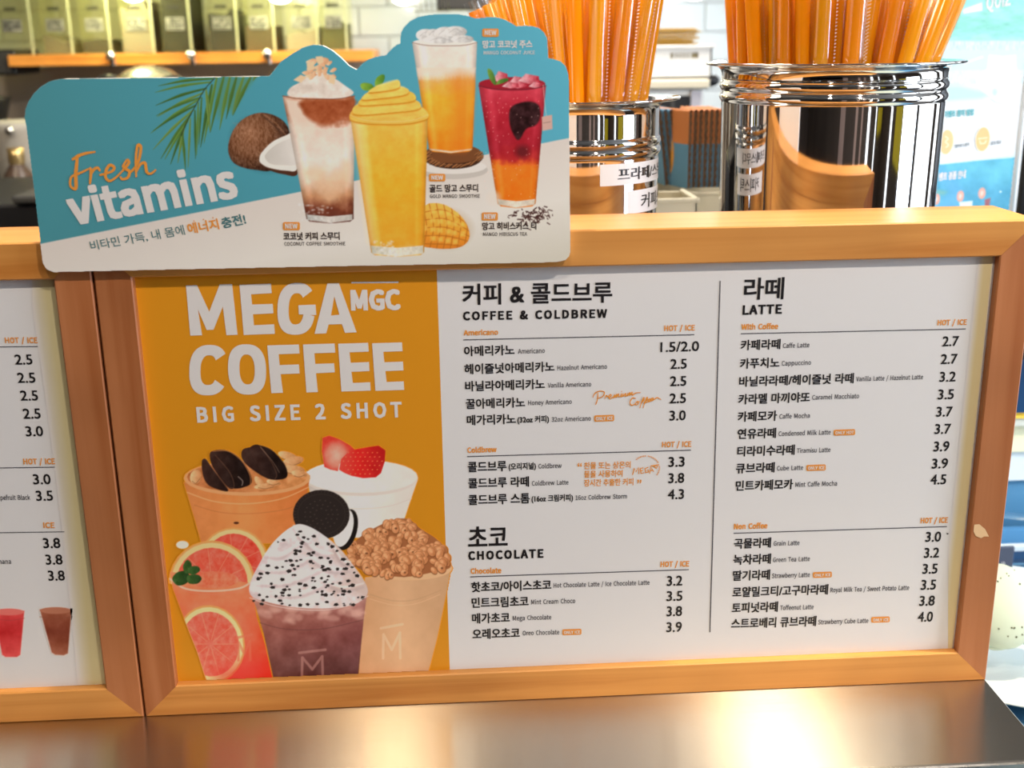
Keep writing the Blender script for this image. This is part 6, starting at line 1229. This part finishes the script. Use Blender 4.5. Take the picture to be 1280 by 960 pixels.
band('blue_back',.54,1215,600,680,M['blue']); band('chrome_rail',.50,1215,640,644,M['chrome'],slope=-.05); band('lower_blue',.50,1215,664,684,mat('sky_blue_panel',(.12,.33,.58),.3)); band('white_rail',.46,1215,686,691,M['white_gl']); band('navy_step',.47,1215,691,724,M['navy'])
band('chrome_rail',.455,1215,706,708.5,M['chrome']); band('chrome_rail',.455,1215,715,717,M['chrome']); band('white_rail',.45,1215,722,726,M['white_gl']); band('grey_base',.46,1215,726,752,mat('grey_violet_base',(.20,.20,.26),.4))
A_=at(1250,684,.40);B_=at(1263,734,.40); tg=MB().box(A_[0]-.02,B_[0],.40,.404,B_[2],A_[2],c=.001).build('price_holder',mat('charcoal_holder',(.05,.06,.10),.4),dc)
f=Flat(YP(.40)); f.stroke([(1251.5,706),(1252,702.8),(1255.2,702.6),(1255,708.2),(1251.6,708.4)],.8,.0006,smooth=False); f.stroke([(1252.5,705.4),(1254,705.4)],.7,.0006,smooth=False); f.build('emblem',M['white_ink'],tg)
MB().box(.70,1.15,-.25,.045,-.1345,-.130,c=.001).build('pale_mat',mat('pale_green_mat',(.50,.56,.50),.5),dc)
# plate
YPp=.20; pc_=at(1278,850,YPp); 
pl=thing('white_plate',(pc_[0]+.04,.19,-.135),'round white plate of macarons in the display cabinet','plate')
zc=-.1345; pcx,pcy=.785,.268
MB().lathe([(.0001,zc+.004),(.075,zc+.004),(.125,zc+.012),(.150,zc+.024),(.152,zc+.026),(.149,zc+.0265),(.12,zc+.016),(.07,zc+.007),(.0001,zc+.007)],(pcx,pcy,0),64).build('dish',M['white_gl'],pl)
MB().lathe([(.0001,zc),(.06,zc),(.062,zc+.0045)],(pcx,pcy,0),40).build('foot',M['white_gl'],pl)
def macaron(px,py,Y,r,lab,shell,fill_,tilt):
    c=at(px,py,Y); o=thing('macaron',tuple(c),lab,'macaron','macarons on the white plate')
    def part(nm,prof,m):
        b=MB(); b.lathe(prof,(0,0,0),36); V=np.concatenate(b.V); R_=Euler(tilt).to_matrix(); V=np.array([list(R_@Vector(v)) for v in V])+c
        return MB().add(V,b.F,True).build(nm,m,o)
    part('top_shell',[(r*math.sin(a),.008+r*.42*math.cos(a)) for a in np.linspace(0.001,math.pi/2,10)]+[(r*1.02,.006),(r*.98,.003),(r*.9,.003)],shell)
    part('bottom_shell',[(r*.9,-.003),(r*.98,-.003),(r*1.02,-.006)]+[(r*math.cos(a),-.008-r*.42*math.sin(a)) for a in np.linspace(0,math.pi/2-.001,10)],shell)
    part('filling',[(r*.9,-.0032),(r*.97,-.002),(r*.97,.002),(r*.9,.0032)],fill_)
    rr2=np.random.RandomState(5); b=MB()
    for k in range(40):
        a=rr2.uniform(0,2*math.pi); rad=r*rr2.uniform(.55,.95); z=.008+r*.42*math.sqrt(max(0,1-(rad/r)**2)); b.sphere((rad*math.cos(a),rad*math.sin(a),z),rr2.uniform(.0006,.0013),6,4)
    V=np.concatenate(b.V); R_=Euler(tilt).to_matrix(); V=np.array([list(R_@Vector(v)) for v in V])+c
    MB().add(V,b.F,True).build('crumbs',mat('olive_crumbs',(.07,.065,.03),.7) if 'olive_crumbs' not in bpy.data.materials else bpy.data.materials['olive_crumbs'],o)
macaron(1244,758,.225,.040,'pale cream macaron with olive crumbs lying nearest the menu board',mat('cream_shell',(.50,.55,.42),.5),mat('pistachio_filling',(.45,.62,.5),.6),(.95,.35,0))
macaron(1290,776,.225,.028,'pale green macaron cut off by the right edge of the photo',mat('mint_shell',(.24,.48,.44),.5),mat('mint_filling',(.30,.52,.5),.6),(.3,.5,0))
# yellow notice on the front pier, which the steel pots mirror
M['yellow']=mat('yellow_sheet',(.88,.72,.03),.5); M['backdrop']=mat('rose_beige_backdrop',(.50,.36,.32),.7)
nt=thing('yellow_notice',(3.59,-2.0,.0),'tall yellow notice on the right wall behind the camera','notice'); MB().box(3.585,3.595,-2.35,-1.7,-.1,1.2).build('sheet',M['yellow'],nt)
nt=thing('yellow_notice',(3.2,-3.98,.0),'yellow notice on the shop front behind the camera','notice'); MB().box(2.95,3.4,-3.995,-3.985,-.1,1.2).build('sheet',M['yellow'],nt)
for x0_,x1_,lab in ((-.05,.30,'left'),(1.05,1.22,'middle'),(1.5,1.62,'right')):
    bn=thing('reflection_backdrop',(x0_,-3.97,-.9),'rose beige cloth banner added on the shop front for the pots to mirror, '+lab+' one','backdrop'); MB().box(x0_,x1_,-3.99,-3.975,-.9,1.1).build('standin',M['backdrop'],bn)  # made-up panels, added so the pots mirror pale upright stripes
# tidy
bpy.data.objects.remove(_to); bpy.data.curves.remove(_tc)
for o in list(bpy.data.objects):
    if o.type=='MESH' and o.parent is None and o.get('kind') is None and 'label' not in o: print('UNLABELLED',o.name)
